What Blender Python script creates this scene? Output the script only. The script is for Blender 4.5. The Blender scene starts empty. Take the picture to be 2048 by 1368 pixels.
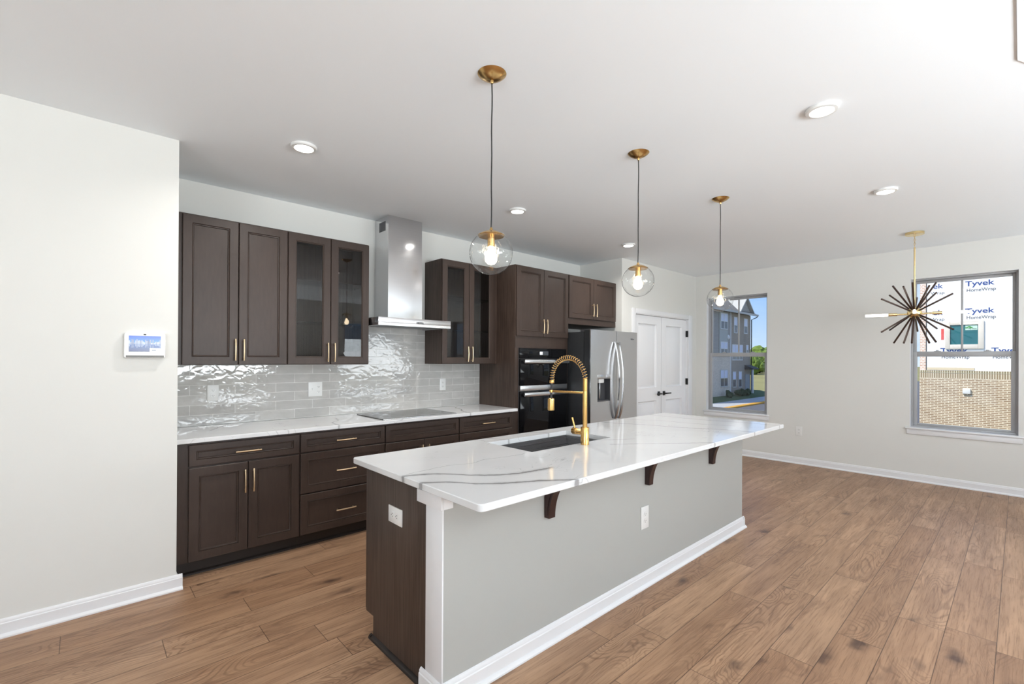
import bpy, bmesh, math, random
from mathutils import Vector, Matrix

random.seed(7)
SC = bpy.context.scene
COL = SC.collection
PI = math.pi
R = math.radians

# ------------------------------------------------------------------ camera
cam_d = bpy.data.cameras.new('camera')
cam = bpy.data.objects.new('camera', cam_d)
COL.objects.link(cam)
SC.camera = cam
F_PX, CX, CY, YAW, PITCH, ROLL, EYE = 935.1122, 1021.351, 715.4955, 42.552, 0.1422, 0.2931, 1.4426
cam_d.sensor_fit = 'HORIZONTAL'
cam_d.sensor_width = 36.0
cam_d.lens = F_PX / 2048 * 36.0
cam_d.shift_x = -(CX - 1024) / 2048
cam_d.shift_y = (CY - 684) / 2048
cam_d.clip_start = 0.02
cam_d.clip_end = 2000
_a, _t, _q = R(YAW), R(PITCH), R(ROLL)
_f = Vector((math.sin(_a), math.cos(_a), 0)); _r = Vector((math.cos(_a), -math.sin(_a), 0)); _u = Vector((0, 0, 1))
fw = _f * math.cos(_t) + _u * math.sin(_t)
up = -_f * math.sin(_t) + _u * math.cos(_t)
rt = _r
rt2 = rt * math.cos(_q) + up * math.sin(_q)
up2 = -rt * math.sin(_q) + up * math.cos(_q)
m = Matrix((rt2, up2, -fw)).transposed().to_4x4()
m.translation = Vector((0, 0, EYE))
cam.matrix_world = m

# ------------------------------------------------------------------ exposure, sky, sun, daylight, added fill
SC.view_settings.view_transform = 'Standard'
SC.view_settings.look = 'None'
SC.view_settings.gamma = 1.0
SC.view_settings.use_curve_mapping = False
SC.view_settings.exposure = 0.22
SC.cycles.max_bounces = 10
SC.cycles.diffuse_bounces = 5
SC.cycles.glossy_bounces = 5
SC.cycles.transparent_max_bounces = 16
SC.cycles.sample_clamp_indirect = 6.0
SC.cycles.caustics_reflective = False
SC.cycles.caustics_refractive = False

world = bpy.data.worlds.new('sky')
SC.world = world
world.use_nodes = True
wt = world.node_tree
for n in list(wt.nodes):
    wt.nodes.remove(n)
w_out = wt.nodes.new('ShaderNodeOutputWorld')
w_bg = wt.nodes.new('ShaderNodeBackground')
w_tc = wt.nodes.new('ShaderNodeTexCoord')
w_sep = wt.nodes.new('ShaderNodeSeparateXYZ')
w_ramp = wt.nodes.new('ShaderNodeValToRGB')
w_map = wt.nodes.new('ShaderNodeMapping')
w_noise = wt.nodes.new('ShaderNodeTexNoise')
w_mr = wt.nodes.new('ShaderNodeMapRange')
w_mix = wt.nodes.new('ShaderNodeMix')
w_mix.data_type = 'RGBA'
wt.links.new(w_tc.outputs['Generated'], w_sep.inputs[0])
wt.links.new(w_sep.outputs['Z'], w_ramp.inputs[0])
cr = w_ramp.color_ramp
cr.elements[0].position = 0.0; cr.elements[0].color = (0.62, 0.78, 0.97, 1)
cr.elements[1].position = 0.6; cr.elements[1].color = (0.10, 0.28, 0.75, 1)
e = cr.elements.new(0.16); e.color = (0.26, 0.50, 0.93, 1)
wt.links.new(w_tc.outputs['Generated'], w_map.inputs[0])
w_map.inputs['Scale'].default_value = (3.0, 3.0, 16.0)
wt.links.new(w_map.outputs[0], w_noise.inputs['Vector'])
w_noise.inputs['Scale'].default_value = 1.6
w_noise.inputs['Detail'].default_value = 5
wt.links.new(w_noise.outputs[0], w_mr.inputs['Value'])
w_mr.inputs['From Min'].default_value = 0.42; w_mr.inputs['From Max'].default_value = 0.72
w_mr.inputs['To Max'].default_value = 0.75
wt.links.new(w_mr.outputs[0], w_mix.inputs['Factor'])
wt.links.new(w_ramp.outputs[0], w_mix.inputs['A'])
w_mix.inputs['B'].default_value = (0.86, 0.91, 0.98, 1)
wt.links.new(w_mix.outputs['Result'], w_bg.inputs['Color'])
w_bg.inputs['Strength'].default_value = 1.0
wt.links.new(w_bg.outputs[0], w_out.inputs[0])

sun_d = bpy.data.lights.new('sun', 'SUN')
sun_d.energy = 4.2
sun_d.angle = R(0.6)
sun_d.color = (1.0, 0.95, 0.87)
sun = bpy.data.objects.new('sun', sun_d)
COL.objects.link(sun)
sun.rotation_euler = Vector((-0.60, 0.35, 0.72)).to_track_quat('Z', 'Y').to_euler()
sun.location = (0, 10, 30)


def daylight(name, loc, direction, sx, sy, power, color=(1, 1, 1)):
    d = bpy.data.lights.new(name, 'AREA')
    d.shape = 'RECTANGLE'; d.size = sx; d.size_y = sy; d.energy = power; d.color = color
    o = bpy.data.objects.new(name, d)
    COL.objects.link(o)
    o.location = loc
    o.rotation_euler = (-Vector(direction)).to_track_quat('Z', 'Y').to_euler()
    return o


# daylight coming in through the glass doors behind the camera; the right-hand pair is added fill
DAY = (0.90, 0.96, 1.0)
daylight('daylight_rear', (-4.12, -1.75, 1.25), (0.3, 0.03, 1), 2.3, 2.1, 255, DAY)
daylight('fill_right', (1.7, -3.12, 1.5), (0, 0.4, 1), 2.6, 1.7, 310, DAY)  # unseen light added to brighten the kitchen run
daylight('fill_right_far', (5.6, -3.12, 1.5), (0, 0.6, 1), 1.8, 1.7, 80, DAY)  # unseen light added to brighten the far ceiling

# ------------------------------------------------------------------ main dimensions (metres)
H = 2.7915                      # ceiling
YL, XL = 3.5425, 0.4413         # left wall plane and its end
YK = 4.2865                     # kitchen wall
XP, YD = 5.283, 3.5776          # pantry corner / door wall
XF = 7.3818                     # far wall
XR, YR = -4.2, -3.2             # rear and right walls (behind and beside the camera)

# ------------------------------------------------------------------ material helpers
MATS = {}


class NT:
    """small helper around a node tree"""
    def __init__(self, name):
        self.mat = bpy.data.materials.new(name)
        self.mat.use_nodes = True
        self.t = self.mat.node_tree
        self.b = self.t.nodes['Principled BSDF']
        self.out = self.t.nodes['Material Output']
        MATS[name] = self.mat

    def n(self, typ, **kw):
        nd = self.t.nodes.new(typ)
        for k, v in kw.items():
            setattr(nd, k, v)
        return nd

    def l(self, a, b):
        self.t.links.new(a, b)

    def inp(self, sock, v):
        if isinstance(v, bpy.types.NodeSocket):
            self.l(v, sock)
        else:
            sock.default_value = v

    def math(self, op, a, b=0.0, c=0.0, clamp=False):
        nd = self.n('ShaderNodeMath', operation=op, use_clamp=clamp)
        self.inp(nd.inputs[0], a); self.inp(nd.inputs[1], b); self.inp(nd.inputs[2], c)
        return nd.outputs[0]

    def mr(self, v, a, b, c=0.0, d=1.0, smooth=False):
        nd = self.n('ShaderNodeMapRange', clamp=True)
        if smooth:
            nd.interpolation_type = 'SMOOTHSTEP'
        self.inp(nd.inputs['Value'], v)
        self.inp(nd.inputs['From Min'], a); self.inp(nd.inputs['From Max'], b)
        self.inp(nd.inputs['To Min'], c); self.inp(nd.inputs['To Max'], d)
        return nd.outputs['Result']

    def pos(self):
        g = self.n('ShaderNodeNewGeometry')
        s = self.n('ShaderNodeSeparateXYZ')
        self.l(g.outputs['Position'], s.inputs[0])
        return g.outputs['Position'], s.outputs

    def comb(self, x=0.0, y=0.0, z=0.0):
        nd = self.n('ShaderNodeCombineXYZ')
        self.inp(nd.inputs[0], x); self.inp(nd.inputs[1], y); self.inp(nd.inputs[2], z)
        return nd.outputs[0]

    def scale(self, vec, s, loc=(0, 0, 0)):
        nd = self.n('ShaderNodeMapping')
        self.inp(nd.inputs['Vector'], vec)
        nd.inputs['Scale'].default_value = s
        nd.inputs['Location'].default_value = loc
        return nd.outputs[0]

    def noise(self, vec, scale=5.0, detail=3.0, rough=0.5, dist=0.0):
        nd = self.n('ShaderNodeTexNoise')
        self.inp(nd.inputs['Vector'], vec)
        nd.inputs['Scale'].default_value = scale
        nd.inputs['Detail'].default_value = detail
        nd.inputs['Roughness'].default_value = rough
        nd.inputs['Distortion'].default_value = dist
        return nd.outputs[0]

    def mix(self, f, a, b):
        nd = self.n('ShaderNodeMix', data_type='RGBA')
        self.inp(nd.inputs['Factor'], f)
        for k, v in (('A', a), ('B', b)):
            if isinstance(v, (tuple, list)) and len(v) == 3:
                v = (*v, 1)
            self.inp(nd.inputs[k], v)
        return nd.outputs['Result']

    def bump(self, h, strength=0.2, dist=0.01):
        nd = self.n('ShaderNodeBump')
        nd.inputs['Strength'].default_value = strength
        nd.inputs['Distance'].default_value = dist
        self.l(h, nd.inputs['Height'])
        self.l(nd.outputs[0], self.b.inputs['Normal'])
        return nd


def srgb(r, g, b):
    def f(c):
        c /= 255
        return c / 12.92 if c <= 0.04045 else ((c + 0.055) / 1.055) ** 2.4
    return (f(r), f(g), f(b))


def simple(name, col, rough=0.5, metal=0.0, noise=0.04, nscale=6.0, spec=0.5, stretch=(1, 1, 1), bump=0.0, emis=0.0):
    k = NT(name)
    p, _ = k.pos()
    nz = k.noise(k.scale(p, stretch), nscale, 4.0)
    c0 = tuple(max(0, c * (1 - noise)) for c in col)
    c1 = tuple(min(1, c * (1 + noise)) for c in col)
    k.l(k.mix(nz, c0, c1), k.b.inputs['Base Color'])
    k.b.inputs['Roughness'].default_value = rough
    k.b.inputs['Metallic'].default_value = metal
    k.b.inputs['Specular IOR Level'].default_value = spec
    if bump:
        k.bump(nz, bump, 0.002)
    if emis:
        k.b.inputs['Emission Color'].default_value = (*col, 1)
        k.b.inputs['Emission Strength'].default_value = emis
    return k.mat


def paint(name, col, rough=0.6, bump=0.03):
    k = NT(name)
    p, _ = k.pos()
    fine = k.noise(p, 220.0, 2.0)
    big = k.noise(p, 0.8, 2.0)
    k.l(k.mix(big, tuple(c * 0.985 for c in col), tuple(min(1, c * 1.015) for c in col)), k.b.inputs['Base Color'])
    k.b.inputs['Roughness'].default_value = rough
    k.b.inputs['Specular IOR Level'].default_value = 0.3
    k.bump(fine, bump, 0.001)
    return k.mat


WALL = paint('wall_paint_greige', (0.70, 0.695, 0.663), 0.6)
CEIL = paint('ceiling_paint', (0.875, 0.91, 0.94), 0.75)
TRIM = paint('white_trim_paint', (0.76, 0.76, 0.77), 0.35, 0.01)
DOORW = paint('white_door_paint', (0.80, 0.80, 0.81), 0.3, 0.01)
PLASTIC = simple('white_plastic', (0.76, 0.76, 0.745), 0.3, noise=0.01)
SLOT = simple('dark_slot', (0.03, 0.03, 0.03), 0.6)
BRASS = simple('brushed_brass', (0.62, 0.40, 0.16), 0.26, 1.0, 0.12, 30, stretch=(1, 1, 8))
GOLD = simple('faucet_gold', (0.66, 0.40, 0.14), 0.22, 1.0, 0.08, 40, stretch=(1, 1, 10))
PALEGOLD = simple('pale_gold', (0.85, 0.66, 0.34), 0.2, 1.0, 0.05, 20)
PULL = simple('champagne_pull', (0.72, 0.56, 0.36), 0.33, 1.0, 0.06, 40)
CORD = simple('black_cord', (0.012, 0.012, 0.012), 0.6)
RUBBER = simple('black_hose', (0.02, 0.02, 0.025), 0.5)
BLACKMETAL = simple('matte_black_metal', (0.02, 0.02, 0.02), 0.4, 0.6)
GREYFRAME = simple('grey_window_vinyl', (0.36, 0.36, 0.365), 0.4, 0, 0.03, 8)
OVENGLASS = simple('black_oven_glass', (0.006, 0.006, 0.007), 0.04, 0, 0.1, 3, spec=0.2)
FRIDGESIDE = simple('charcoal_fridge_side', (0.035, 0.037, 0.04), 0.35, 0.3, 0.08, 60)
DARKPLASTIC = simple('dark_grey_plastic', (0.06, 0.06, 0.065), 0.4)
RODWOOD = simple('dark_walnut_rod', (0.045, 0.022, 0.016), 0.35, 0.2, 0.3, 12)
CORBELW = simple('corbel_dark_wood', (0.03, 0.013, 0.011), 0.3, 0, 0.25, 10, stretch=(4, 4, 1))
DARKIN = simple('cabinet_interior', (0.055, 0.042, 0.036), 0.5, 0, 0.1, 8, stretch=(4, 4, 0.5))
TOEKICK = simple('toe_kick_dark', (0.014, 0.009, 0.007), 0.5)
GRILLEGREY = simple('speaker_grille', (0.22, 0.22, 0.21), 0.7, 0, 0.15, 300)


def stainless(name, col=(0.62, 0.62, 0.63), rough=0.24, stretch=(200, 200, 1), wobble=0.0):
    k = NT(name)
    p, _ = k.pos()
    nz = k.noise(k.scale(p, stretch), 1.0, 3.0)
    k.l(k.mix(nz, tuple(c * 0.93 for c in col), tuple(c * 1.05 for c in col)), k.b.inputs['Base Color'])
    k.b.inputs['Metallic'].default_value = 1.0
    k.l(k.mr(nz, 0, 1, rough * 0.8, rough * 1.25), k.b.inputs['Roughness'])
    if wobble:
        w = k.noise(k.scale(p, (2.2, 2.2, 1.1)), 1.0, 1.0)
        k.bump(w, wobble, 0.05)
    return k.mat


STEEL = stainless('brushed_stainless')
STEELHOOD = stainless('hood_stainless', (0.66, 0.66, 0.67), 0.12, (1, 1, 220), 0.18)
STEELSINK = stainless('sink_stainless', (0.50, 0.50, 0.51), 0.28, (1, 1, 200))
STEELBRIGHT = stainless('bright_steel_handle', (0.62, 0.62, 0.63), 0.2, (1, 1, 60))


def wood(name, c_dark, c_light, grain=(40, 40, 1.6), rough=0.34, contrast=1.0):
    k = NT(name)
    p, _ = k.pos()
    g = k.noise(k.scale(p, grain), 1.0, 5.0, 0.6, 0.4)
    blot = k.noise(k.scale(p, (3, 3, 2)), 1.0, 3.0)
    f = k.math('ADD', k.math('MULTIPLY', k.math('SUBTRACT', g, 0.5), contrast), blot)
    k.l(k.mix(k.mr(f, 0.25, 0.75), c_dark, c_light), k.b.inputs['Base Color'])
    k.b.inputs['Roughness'].default_value = rough
    k.b.inputs['Specular IOR Level'].default_value = 0.33
    k.bump(g, 0.05, 0.001)
    return k.mat


WOODUP = wood('stained_maple', (0.039, 0.0255, 0.020), (0.055, 0.0365, 0.029), (60, 60, 8), 0.40, 0.8)
VENEER = wood('dark_wood_veneer', (0.040, 0.025, 0.019), (0.080, 0.055, 0.043), (110, 110, 3.0), 0.4, 1.8)


def glass_thin(name, tint=(1, 1, 1), ior=1.45, refl=1.0, bump=0.0, bscale=9.0, edge=None, rough=0.0):
    k = NT(name)
    k.t.nodes.remove(k.b)
    tr = k.n('ShaderNodeBsdfTransparent'); tr.inputs[0].default_value = (*tint, 1)
    gl = k.n('ShaderNodeBsdfGlossy'); gl.inputs['Roughness'].default_value = rough
    lw0 = k.n('ShaderNodeLayerWeight'); lw0.inputs['Blend'].default_value = 0.5
    mx = k.n('ShaderNodeMixShader')
    if bump:
        p, _ = k.pos()
        bn = k.n('ShaderNodeBump'); bn.inputs['Strength'].default_value = bump; bn.inputs['Distance'].default_value = 0.02
        k.l(k.noise(p, bscale, 2.0, 0.5, 0.8), bn.inputs['Height'])
        k.l(bn.outputs[0], gl.inputs['Normal']); k.l(bn.outputs[0], lw0.inputs['Normal'])
    if edge:
        lw = k.n('ShaderNodeLayerWeight'); lw.inputs['Blend'].default_value = 0.5
        k.l(k.mix(k.mr(lw.outputs['Facing'], 0.74, 1.0), (*tint, 1), (*edge, 1)), tr.inputs[0])
    r0 = ((ior - 1) / (ior + 1)) ** 2
    sch = k.math('ADD', k.math('MULTIPLY', k.math('POWER', lw0.outputs['Facing'], 5.0), 1 - r0), r0)
    k.l(k.math('MULTIPLY', sch, refl, clamp=True), mx.inputs[0])
    k.l(tr.outputs[0], mx.inputs[1]); k.l(gl.outputs[0], mx.inputs[2])
    k.l(mx.outputs[0], k.out.inputs[0])
    return k.mat


PANE = glass_thin('window_glass', (0.97, 0.98, 0.98), 1.45, 0.8)
GLOBE = glass_thin('hand_blown_glass', (0.98, 0.985, 0.985), 1.5, 1.2, 0.4, 22.0, (0.30, 0.31, 0.31))
CABGLASS = glass_thin('cabinet_glass', (0.76, 0.76, 0.76), 1.5, 0.75)
SHELFGLASS = glass_thin('glass_shelf', (0.86, 0.9, 0.88), 1.5, 1.2)


def emitter(name, col, strength):
    k = NT(name)
    p, _ = k.pos()
    nz = k.noise(p, 30.0, 1.0)
    k.l(k.mix(nz, tuple(c * 0.98 for c in col), col), k.b.inputs['Emission Color'])
    k.b.inputs['Base Color'].default_value = (*col, 1)
    k.b.inputs['Emission Strength'].default_value = strength
    return k.mat


BULB = emitter('warm_bulb', (1.0, 0.80, 0.55), 22.0)
BULBW = emitter('clear_tube_bulb', (1.0, 0.93, 0.82), 9.0)
LEDDISC = emitter('led_diffuser', (1.0, 0.97, 0.93), 12.0)


def floor_mat():
    k = NT('oak_plank_floor')
    p, s = k.pos()
    W, L = 0.192, 1.214
    v = k.math('DIVIDE', k.math('SUBTRACT', s[1], 0.078 - 40 * W), W)
    row = k.math('FLOOR', v); fy = k.math('FRACT', v)
    wn = k.n('ShaderNodeTexWhiteNoise', noise_dimensions='1D'); k.l(row, wn.inputs['W'])
    u = k.math('ADD', k.math('ADD', k.math('DIVIDE', s[0], L), 30.0), wn.outputs['Value'])
    colm = k.math('FLOOR', u); fx = k.math('FRACT', u)
    wn2 = k.n('ShaderNodeTexWhiteNoise', noise_dimensions='2D')
    k.l(k.comb(row, colm, 0), wn2.inputs['Vector'])
    rid = wn2.outputs['Value']
    gx = k.math('ADD', s[0], k.math('MULTIPLY', rid, 57.0))
    gy = k.math('ADD', s[1], k.math('MULTIPLY', rid, 13.0))
    vec = k.comb(gx, gy, k.math('MULTIPLY', rid, 20.0))
    grain = k.noise(k.scale(vec, (5, 130, 1)), 1.0, 4.0, 0.65, 0.3)
    streak = k.noise(k.scale(vec, (1.6, 14, 1)), 1.0, 4.0, 0.6, 0.5)
    # knots and dark smears
    vo = k.n('ShaderNodeTexVoronoi', feature='F1'); vo.inputs['Scale'].default_value = 1.0
    dvec = k.n('ShaderNodeVectorMath', operation='ADD')
    nz = k.n('ShaderNodeTexNoise'); k.l(vec, nz.inputs['Vector']); nz.inputs['Scale'].default_value = 9.0
    k.l(k.scale(vec, (1.9, 4.6, 1)), dvec.inputs[0])
    sc = k.n('ShaderNodeVectorMath', operation='SCALE'); k.l(nz.outputs['Color'], sc.inputs[0]); sc.inputs['Scale'].default_value = 0.35
    k.l(sc.outputs[0], dvec.inputs[1]); k.l(dvec.outputs[0], vo.inputs['Vector'])
    sepc = k.n('ShaderNodeSeparateColor'); k.l(vo.outputs['Color'], sepc.inputs[0])
    kn_on = k.mr(sepc.outputs[0], 0.34, 0.40)
    knot = k.math('MULTIPLY', k.mr(vo.outputs['Distance'], 0.03, 0.24, 1, 0, True), kn_on)
    rings_src = k.noise(k.scale(vec, (1.3, 5.0, 1)), 1.0, 1.5, 0.4, 0.6)
    rings_src = k.math('ADD', rings_src, k.math('MULTIPLY', k.math('MULTIPLY', k.mr(vo.outputs['Distance'], 0.0, 0.5, 1, 0, True), kn_on), 0.16))
    rings = k.math('SINE', k.math('MULTIPLY', rings_src, 165.0))
    rmask = k.mr(k.noise(k.scale(vec, (1.3, 3.0, 1)), 1.0, 1.0), 0.44, 0.60)
    smear = k.mr(k.noise(k.scale(vec, (2.4, 11, 1)), 1.0, 3.0, 0.55, 1.0), 0.60, 0.78)
    base = k.mix(rid, srgb(160, 124, 95), srgb(182, 147, 117))
    base = k.mix(k.mr(streak, 0.3, 0.72), k.mix(0.62, base, srgb(108, 78, 58)), base)
    base = k.mix(k.math('MULTIPLY', k.mr(grain, 0.50, 0.70), 0.65), base, srgb(104, 74, 54))
    base = k.mix(k.math('MULTIPLY', k.math('MULTIPLY', k.mr(rings, 0.2, 1.0), rmask), 0.45), base, srgb(92, 64, 47))
    base = k.mix(k.math('MULTIPLY', smear, 0.65), base, srgb(92, 66, 52))
    base = k.mix(k.math('MULTIPLY', knot, 0.85), base, srgb(66, 46, 38))
    edge_y = k.math('MINIMUM', fy, k.math('SUBTRACT', 1.0, fy))
    edge_x = k.math('MINIMUM', fx, k.math('SUBTRACT', 1.0, fx))
    seam = k.math('MAXIMUM', k.mr(edge_y, 0.004, 0.013, 1, 0), k.mr(edge_x, 0.0006, 0.002, 1, 0))
    base = k.mix(k.math('MULTIPLY', seam, 0.8), base, srgb(62, 42, 32))
    k.l(base, k.b.inputs['Base Color'])
    k.l(k.mr(grain, 0.2, 0.8, 0.36, 0.5), k.b.inputs['Roughness'])
    k.b.inputs['Specular IOR Level'].default_value = 0.4
    hgt = k.math('SUBTRACT', k.math('MULTIPLY', grain, 0.25), seam)
    k.bump(hgt, 0.12, 0.002)
    return k.mat


FLOOR = floor_mat()


def marble_mat():
    k = NT('white_veined_quartz')
    p, s = k.pos()
    wob = k.math('MULTIPLY', k.math('SUBTRACT', k.noise(p, 22.0, 4.0), 0.5), 0.03)

    def vein(pts, hw, strength, along='x'):
        a, b = (s[0], s[1]) if along == 'x' else (s[1], s[0])
        q = sorted([(x, y) if along == 'x' else (y, x) for x, y in pts])
        a0, a1 = q[0][0], q[-1][0]
        b0 = min(t[1] for t in q) - 0.02; b1 = max(t[1] for t in q) + 0.02
        fc = k.n('ShaderNodeFloatCurve')
        cv = fc.mapping.curves[0]
        npts = [((t[0] - a0) / (a1 - a0), (t[1] - b0) / (b1 - b0)) for t in q]
        cv.points[0].location = npts[0]; cv.points[1].location = npts[-1]
        for t in npts[1:-1]:
            cv.points.new(*t)
        fc.mapping.update()
        k.l(k.mr(a, a0, a1), fc.inputs['Value'])
        tgt = k.mr(fc.outputs[0], 0, 1, b0, b1)
        d = k.math('ABSOLUTE', k.math('ADD', k.math('SUBTRACT', b, tgt), wob))
        edge = k.math('MULTIPLY', k.mr(a, a0 - 0.012, a0 + 0.004), k.mr(a, a1 - 0.03, a1 + 0.004, 1, 0))
        msk = k.mr(d, hw * 0.55, hw, strength, 0)
        rim = k.math('MULTIPLY', k.mr(d, hw * 0.9, hw * 2.6, 0.22, 0), strength)
        return k.math('MULTIPLY', k.math('MAXIMUM', msk, rim), edge)

    V = [
        vein([(1.05, 1.875), (1.193, 1.815), (1.262, 1.739), (1.332, 1.66), (1.456, 1.58), (1.571, 1.555), (1.709, 1.543)], 0.0145, 0.8),
        vein([(1.05, 1.73), (1.173, 1.638), (1.24, 1.546), (1.354, 1.469), (1.484, 1.402), (1.614, 1.311), (1.66, 1.28)], 0.0145, 0.8),
        vein([(2.427, 1.722), (2.67, 1.552), (2.966, 1.325), (3.03, 1.27)], 0.006, 0.65),
        vein([(2.495, 1.872), (2.61, 1.80), (2.729, 1.732)], 0.006, 0.55),
        vein([(3.246, 2.463), (3.261, 2.286), (3.362, 2.083), (3.458, 1.768), (3.561, 1.591), (3.65, 1.30)], 0.008, 0.7, 'y'),
        vein([(3.575, 2.42), (3.60, 2.27), (3.707, 2.115), (3.73, 1.908), (3.86, 1.55)], 0.006, 0.5, 'y'),
        vein([(4.02, 2.42), (4.03, 2.0), (4.12, 1.60), (4.17, 1.30)], 0.007, 0.6, 'y'),
        vein([(1.085, 1.883), (1.235, 1.905), (1.324, 1.909), (1.463, 1.876), (1.546, 1.897), (1.655, 1.883), (1.79, 1.87), (1.86, 1.90)], 0.0018, 0.75),
        vein([(1.98, 2.42), (2.02, 2.33), (2.10, 2.25)], 0.008, 0.55, 'y'),
        vein([(2.38, 2.42), (2.44, 2.33), (2.46, 2.25)], 0.007, 0.55, 'y'),
        vein([(0.68, 3.934), (0.778, 4.109), (0.866, 4.249)], 0.009, 0.75),
        vein([(1.50, 3.60), (1.518, 3.809), (1.602, 3.901), (1.63, 3.99), (1.652, 4.078)], 0.008, 0.6, 'y'),
        vein([(2.80, 3.60), (2.838, 3.807), (2.935, 3.972), (2.957, 4.083), (3.067, 4.197)], 0.010, 0.6, 'y'),
    ]
    tot = V[0]
    for v in V[1:]:
        tot = k.math('MAXIMUM', tot, v)
    # hairline cracks
    hn = k.noise(k.scale(p, (1.6, 2.6, 2)), 1.3, 4.0, 0.55, 0.6)
    hair = k.mr(k.math('ABSOLUTE', k.math('SUBTRACT', hn, 0.5)), 0.0, 0.0035, 0.5, 0)
    hmask = k.mr(k.noise(p, 2.2, 1.0), 0.5, 0.58)
    tot = k.math('MAXIMUM', tot, k.math('MULTIPLY', hair, hmask))
    cloud = k.noise(p, 2.5, 3.0)
    base = k.mix(k.mr(cloud, 0.3, 0.7), (0.66, 0.665, 0.67), (0.715, 0.72, 0.725))
    k.l(k.mix(tot, base, srgb(122, 121, 121)), k.b.inputs['Base Color'])
    k.b.inputs['Roughness'].default_value = 0.07
    k.b.inputs['Specular IOR Level'].default_value = 0.55
    return k.mat


QUARTZ = marble_mat()


def tile_mat():
    k = NT('glazed_subway_tile')
    p, s = k.pos()
    br = k.n('ShaderNodeTexBrick')
    br.offset = 0.5; br.offset_frequency = 2; br.squash = 1.0
    k.l(k.comb(k.math('ADD', s[0], 0.001), k.math('SUBTRACT', s[2], 0.9195), 0), br.inputs['Vector'])
    br.inputs['Scale'].default_value = 1.0
    br.inputs['Mortar Size'].default_value = 0.0017
    br.inputs['Mortar Smooth'].default_value = 0.25
    br.inputs['Brick Width'].default_value = 0.305
    br.inputs['Row Height'].default_value = 0.0767
    br.inputs['Color1'].default_value = (*srgb(178, 176, 173), 1)
    br.inputs['Color2'].default_value = (*srgb(196, 194, 190), 1)
    br.inputs['Mortar'].default_value = (*srgb(228, 228, 224), 1)
    cl = k.noise(k.scale(p, (9, 9, 22)), 1.0, 4.0)
    k.l(k.mix(k.mr(cl, 0.35, 0.7), br.outputs['Color'], k.mix(0.5, br.outputs['Color'], srgb(166, 163, 159))), k.b.inputs['Base Color'])
    k.l(k.mr(br.outputs['Fac'], 0, 1, 0.06, 0.6), k.b.inputs['Roughness'])
    wv = k.noise(k.scale(p, (15, 15, 21)), 1.0, 1.0, 0.4, 0.8)
    hgt = k.math('SUBTRACT', k.math('MULTIPLY', wv, 1.0), k.math('MULTIPLY', br.outputs['Fac'], 0.7))
    k.bump(hgt, 0.19, 0.007)
    k.b.inputs['Specular IOR Level'].default_value = 0.6
    return k.mat


TILE = tile_mat()


def brick_mat(name, c1, c2, mortar, bw, rh, ms, ax, z0=0.0, rot=False):
    k = NT(name)
    p, s = k.pos()
    br = k.n('ShaderNodeTexBrick')
    br.offset = 0.0 if rot else 0.5
    z = k.math('SUBTRACT', s[2], z0)
    k.l(k.comb(s[ax], z, 0), br.inputs['Vector'])
    br.inputs['Scale'].default_value = 1.0
    br.inputs['Mortar Size'].default_value = ms
    br.inputs['Brick Width'].default_value = bw
    br.inputs['Row Height'].default_value = rh
    br.inputs['Color1'].default_value = (*c1, 1); br.inputs['Color2'].default_value = (*c2, 1)
    br.inputs['Mortar'].default_value = (*mortar, 1)
    k.l(br.outputs['Color'], k.b.inputs['Base Color'])
    k.b.inputs['Roughness'].default_value = 0.85
    return k.mat


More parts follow.
